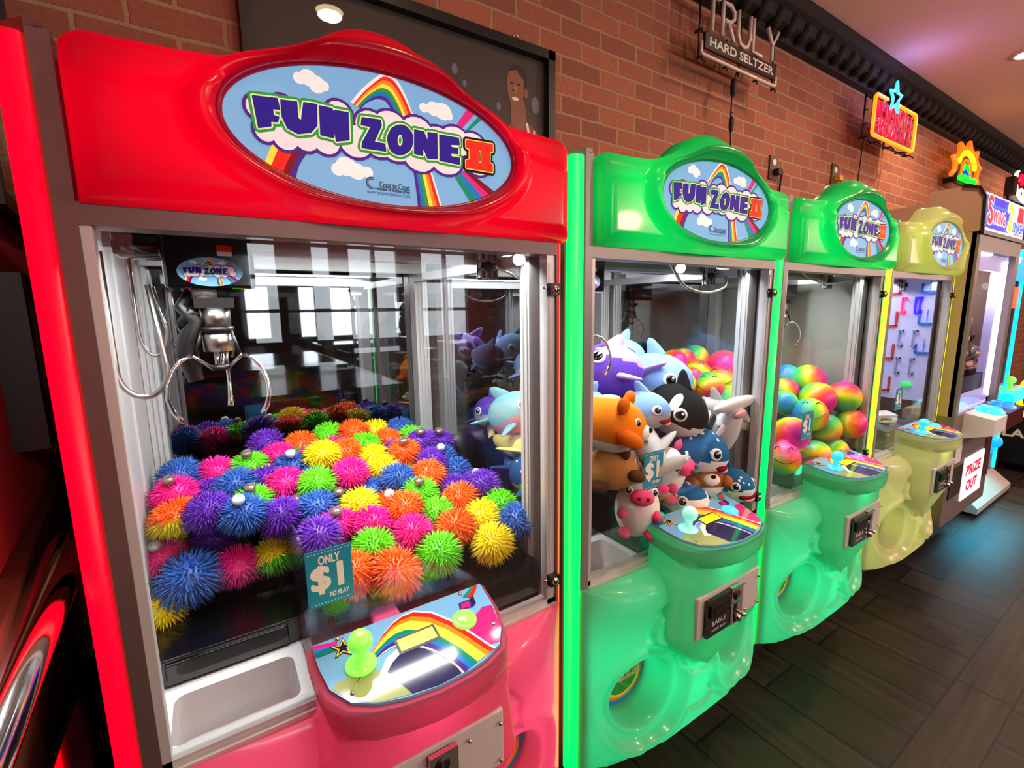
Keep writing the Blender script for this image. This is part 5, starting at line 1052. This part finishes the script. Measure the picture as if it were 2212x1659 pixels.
def mq(b):
    W = W5-.03; P = lambda u, v, h: (.015+u, -.003+.0476*v-h, 1.868+v)
    b.use('swing_white').poly([(0, 0), (W, 0), (W, .155), (W-.02, .185), (.02, .185), (0, .155)], P, .0)
    b.use('swing_blue').poly([(.022, .014), (.45, .014), (.50, .176), (.03, .176), (.022, .155)], P, .001)
    b.use('swing_cyan').poly([(.022, .06), (.46, .06), (.465, .075), (.022, .075)], P, .0014).poly([(.10, .12), (.48, .12), (.485, .135), (.10, .135)], P, .0014)
    b.use('swing_red').poly([(.56, .014), (W-.018, .014), (W-.018, .165), (W-.03, .172), (.66, .172), (.62, .09)], P, .001)
    for txt, c, sz, at, wd, h, w in (('S', 'swing_white', .19, (.09, .098), .085, .003, .013), ('S', 'swing_red', .19, (.09, .098), .085, .0035, .006), ('WING', 'swing_white', .085, (.26, .072), .24, .003, .010), ('WING', 'swing_red', .085, (.26, .072), .235, .0038, .003), ('2', 'swing_white', .19, (.47, .092), .10, .004, .014), ('2', 'swing_yellow', .19, (.47, .092), .095, .0046, .007), ('SMASH', 'swing_white', .075, (.645, .05), .23, .004, .010), ('SMASH', 'swing_cyan', .075, (.645, .05), .23, .0046, .004)):
        b.use(c); put_text(b, txt, sz, P, h, at=at, width=wd, w=w)
part('marquee_sign', t, 'swing_white', mq)
part('liner', t, 'lilac_liner', lambda b: b.box(.05, .74, .03, .05, 1.68, 1.77)); part('liner', t, 'lilac_liner', lambda b: b.box(.60, .74, .03, .07, .93, 1.68)); part('liner', t, 'lilac_liner', lambda b: b.box(.05, .07, .03, .10, .93, 1.68))
part('light_tube', t, 'tube_white', lambda b: b.tube([(.655, .022, .95), (.655, .022, 1.74)], .009, 8).tube([(.07, .025, 1.765), (.35, .025, 1.765)], .008, 8))
part('window_pane', t, 'clear_pane', lambda b: b.box(.05, .60, .012, .016, .93, 1.77))
part('back_panel', t, 'cab_tan', lambda b: b.box(.03, W5-.03, .78, .80, .9, 1.86))
part('prize_floor', t, 'black_plastic', lambda b: b.box(.05, W5-.05, .04, .78, .90, 1.09))
def slope(b): b.use('lilac_liner').prism([(.02, .905), (.036, .98), (.036, 1.0), (.018, .92)], .06, .64, 'x'); b.use('tube_white').tube([(.08, .03, .925), (.55, .03, .925)], .007, 8)
part('lit_slope', t, 'lilac_liner', slope)
def shelf(b):
    b.use('white_plastic').prism([(.0, .905), (-.125, .885), (-.125, .80), (.0, .76)], .16, .74, 'x')
    b.use('dark_red_metal').prism([(-.002, .912), (-.130, .892), (-.130, .80), (-.124, .80), (-.124, .886), (-.002, .906)], .40, .745, 'x')
part('control_shelf', t, 'white_plastic', shelf)
for x, m in ((.36, 'button_cyan'), (.60, 'button_blue')):
    q = part('push_button', t, m, lambda b: b.lathe([(0, .028), (.045, .026), (.05, .018), (.05, .012), (.062, .01), (.065, 0)], n=24), loc=(x, -.06, .900), rot=(.12, 0, 0))
def lit(b):
    b.use('swing_white').box(.29, .66, -.008, .0, .36, .615); P = lambda u, v, h: (.475+u, -.009-h, .49+v); b.use('swing_red')
    put_text(b, 'PRIZE', .085, P, .0005, at=(-.02, .045), width=.27, w=.004); put_text(b, 'OUT', .085, P, .0005, at=(-.02, -.055), width=.2, w=.004)
part('prize_out_panel', t, 'swing_white', lit)
part('speaker_grille', t, 'black_gloss', lambda b: b.box(.06, .26, -.006, 0, .42, .60)); part('coin_door', t, 'dark_red_metal', lambda b: b.box(.68, .80, -.006, 0, .42, .68)); part('coin_slot', t, 'black_gloss', lambda b: b.box(.58, .78, -.01, 0, .70, .80).box(.66, .70, -.03, -.01, .72, .78))
part('notice', t, 'white_plastic', lambda b: b.box(.10, .20, -.003, 0, .62, .78))
for x in (.08, W5-.08):
    for y in (.2, .68): part('foot', t, 'black_plastic', lambda b: b.lathe([(.035, 0), (.035, .05), (.015, .06), (.015, .07)], c=(x, y, 0), n=12))
mat('foil_beige', 'c8a890', .3, .3); mat('foil_pink', 'e0a8a8', .3, .2); mat('foil_grey', '8a8a90', .25, .5)
rnd = random.Random(5); q = MB()
for k in range(130):
    q.use(rnd.choice(['foil_beige', 'foil_pink', 'foil_grey'])); q.ell((X5+rnd.uniform(.16, .74), Y5+rnd.uniform(.06, .42), 1.10+rnd.uniform(0, .13)), (.035, .02, .014), 6, 4, None, rotm((rnd.uniform(-60, 60), rnd.uniform(-60, 60), rnd.uniform(0, 180))))
tag(obj('wrapped_candy', q), 'heap of beige and pink wrapped sweets in the SWING 2 SMASH machine', 'sweets', kind='stuff')
for i, (x, y, z, c, lab) in enumerate([(.30, .12, 1.40, 'swing_red', 'red ball hanging top left above the wrapped sweets'), (.41, .12, 1.40, 'plush_grey', 'grey ball hanging beside the red ball above the sweets'), (.30, .12, 1.31, 'swing_yellow', 'yellow ball hanging under the red ball above the sweets'), (.40, .12, 1.30, 'plush_white', 'white ball hanging under the grey ball above the sweets'), (.50, .12, 1.31, 'dark_red_metal', 'dark red ball at the right of the hanging cluster')]):
    q = MB().use(c); q.ell((0, 0, 0), .045, 16, 12); q.tube([(0, 0, .04), (0, 0, .3)], .002, 5); tag(obj('hanging_ball', q, loc=(X5+x, Y5+y, z)), lab, 'ball', 'balls hanging in the SWING 2 SMASH machine')
part('claw_cable', t, 'steel', lambda b: b.tube([(.40, .2, 1.35), (.30, .16, 1.2), (.22, .12, 1.14)], .008, 8).tube([(.46, .2, 1.32), (.42, .18, 1.17), (.47, .18, 1.11), (.52, .18, 1.17), (.50, .2, 1.32)], .008, 8))

# ------------------------------------------------------------------ blue lit crane game beyond it
mat('led_cyan', '20d8ff', .3, emit='10c8ff', es=1.6); mat('cyan_prize', '18b8e8', .3, emit='08a8f0', es=.9); mat('deco_orange', 'f07030', .4, emit='f06020', es=.4)
X6, Y6 = 4.56, .11
t = thing('crane_game', 'crane game edged in cyan light strips, beyond the SWING 2 SMASH machine', 'arcade machine', (X6, Y6, 0))
part('cabinet', t, 'cab_grey', lambda b: b.box(0, .86, .02, .70, .08, .88).box(0, .04, .02, .70, .88, 1.9).box(.82, .86, .02, .70, .88, 1.9).box(0, .86, .02, .70, 1.72, 1.9).box(.04, .82, .66, .70, .88, 1.72))
part('kick_plate', t, 'cab_tan', lambda b: b.prism([(.02, .17), (-.10, .07), (-.10, .03), (.02, .03)], 0, .88, 'x'))
part('light_strip', t, 'led_cyan', lambda b: b.box(.842, .864, .0, .02, .18, 1.86))
part('window_pane', t, 'clear_pane', lambda b: b.box(.04, .82, .03, .034, .9, 1.72))
part('picture_panel', t, 'deco_orange', lambda b: b.box(.45, .84, .012, .02, 1.46, 1.62))
part('topper', t, 'cyan_prize', lambda b: b.prism([(.52+.28*(1-cos(a)), 1.66+.24*sin(a)) for a in [pi*k/12 for k in range(13)]], -.02, .02, 'y'))
part('prize_box', t, 'cyan_prize', lambda b: b.box(.42, .84, .008, .02, .32, .74).ell((.6, .0, .45), .06, 12, 8).ell((.72, .0, .42), .05, 12, 8))
part('control_shelf', t, 'led_cyan', lambda b: b.box(.30, .86, -.14, .02, .80, .86))
part('joystick', t, 'joy_green', lambda b: b.ell((.60, -.06, .93), .03, 12, 8).tube([(.60, -.06, .86), (.60, -.06, .93)], .012, 8).lathe([(0, .868), (.05, .866), (.055, .86)], c=(.6, -.06, 0), n=16))
part('push_button', t, 'white_plastic', lambda b: b.lathe([(0, .88), (.03, .876), (.04, .862)], c=(.76, -.06, 0), n=16))
l = bpy.data.lights.new('tube_glow', 'POINT'); l.energy = 4; l.color = (.92, .9, 1); l.shadow_soft_size = .02; o = bpy.data.objects.new('tube_glow', l); o.location = (X5+.50, Y5+.05, 1.60); COL.objects.link(o)
l = bpy.data.lights.new('star_glow', 'POINT'); l.energy = 2.2; l.color = (.35, .3, 1); l.shadow_soft_size = .08
o = bpy.data.objects.new('star_glow', l); o.location = (4.45, .62, 2.98); COL.objects.link(o)
area('underglow', (X6+.2, Y6-.13, .26), .9, 5, (.05, .7, 1), size_y=.3)
# yellow light ring on the next game
t = thing('arcade_game', 'dark arcade game with a glowing yellow ring, cut by the right edge', 'arcade machine', (6.0, -.12, 0))
part('cabinet', t, 'black_plastic', lambda b: b.box(.1, 1.0, .02, .8, .06, .62), bevel=.02)
part('light_ring', t, 'neon_yellow', lambda b: b.tube([(.05+.12*cos(radians(a))*0, .10+.16*cos(radians(a)), .70+.22*sin(radians(a))) for a in range(0, 360, 15)], .022, 8, closed=True))
def lw(b): b.use('card_white'); put_text(b, 'CLAW', .1, lambda u, v, h: (.099-h, .25-u, .35+v), 0, width=.34, w=.004)
part('lettering', t, 'card_white', lw)

# ------------------------------------------------------------------ dining room furniture behind the viewer (seen in the mirrors)
mat('table_dark', '1c1a1a', .15, coat=.5)
for i, (x, y, lab) in enumerate([(1.9, -4.6, 'dark high table near the left dining window'), (3.4, -5.2, 'dark high table near the middle dining window'), (5.4, -5.0, 'dark high table near the right dining window')]):
    t = thing('high_table', lab, 'table', (x, y, 0), group='high tables in the dining room')
    part('tabletop', t, 'table_dark', lambda b: b.box(-.5, .5, -.35, .35, 1.02, 1.06), bevel=.005)
    part('pedestal', t, 'black_plastic', lambda b: b.tube([(0, 0, .02), (0, 0, 1.03)], .04, 10).lathe([(.28, 0), (.28, .02), (.05, .04)], n=18))
    for k, (dx, dy) in enumerate(((-.3, .55), (.3, .55), (-.3, -.55), (.3, -.55))):
        s = thing('bar_stool', 'black bar stool at the %s, %s' % (lab[5:], ('near left', 'near right', 'far left', 'far right')[k]), 'stool', (x+dx, y+dy, 0), group='bar stools in the dining room')
        part('seat', s, 'black_plastic', lambda b: b.box(-.18, .18, -.18, .18, .72, .76), bevel=.01)
        for a, c in ((-1, -1), (-1, 1), (1, -1), (1, 1)): part('leg', s, 'black_frame', lambda b: b.tube([(.2*a, .2*c, 0), (.15*a, .15*c, .73)], .014, 6))
        part('foot_rail', s, 'black_frame', lambda b: b.tube([(.18, .18, .28), (-.18, .18, .28), (-.18, -.18, .28), (.18, -.18, .28)], .01, 6, closed=True))
t = thing('counter', 'long dark counter with a pale edge in the middle of the dining room', 'counter', (.2, -3.2, 0))
part('worktop', t, 'table_dark', lambda b: b.box(-1.6, 1.05, -.9, .9, .96, 1.0)); part('edge_strip', t, 'steel', lambda b: b.box(1.05, 1.062, -.9, .9, .955, 1.002)); part('body', t, 'dark_paint', lambda b: b.box(-1.5, .95, -.8, .8, 0, .96))
mat('leaf_green', '8aa828', .8); mat('leaf_dark', '4a6a20', .8)
def hedge(b):
    r = random.Random(2)
    for k in range(60): b.use(r.choice(['leaf_green', 'leaf_dark'])).ell((r.uniform(0, 12), -9+r.uniform(-.4, .4), r.uniform(.5, 1.6)), r.uniform(.25, .45), 8, 6, lambda d: 1+.2*sin(9*d.x)*sin(8*d.z))
q = MB(); hedge(q); tag(obj('hedge', q), 'green hedge outside the dining room windows', 'hedge', kind='stuff')
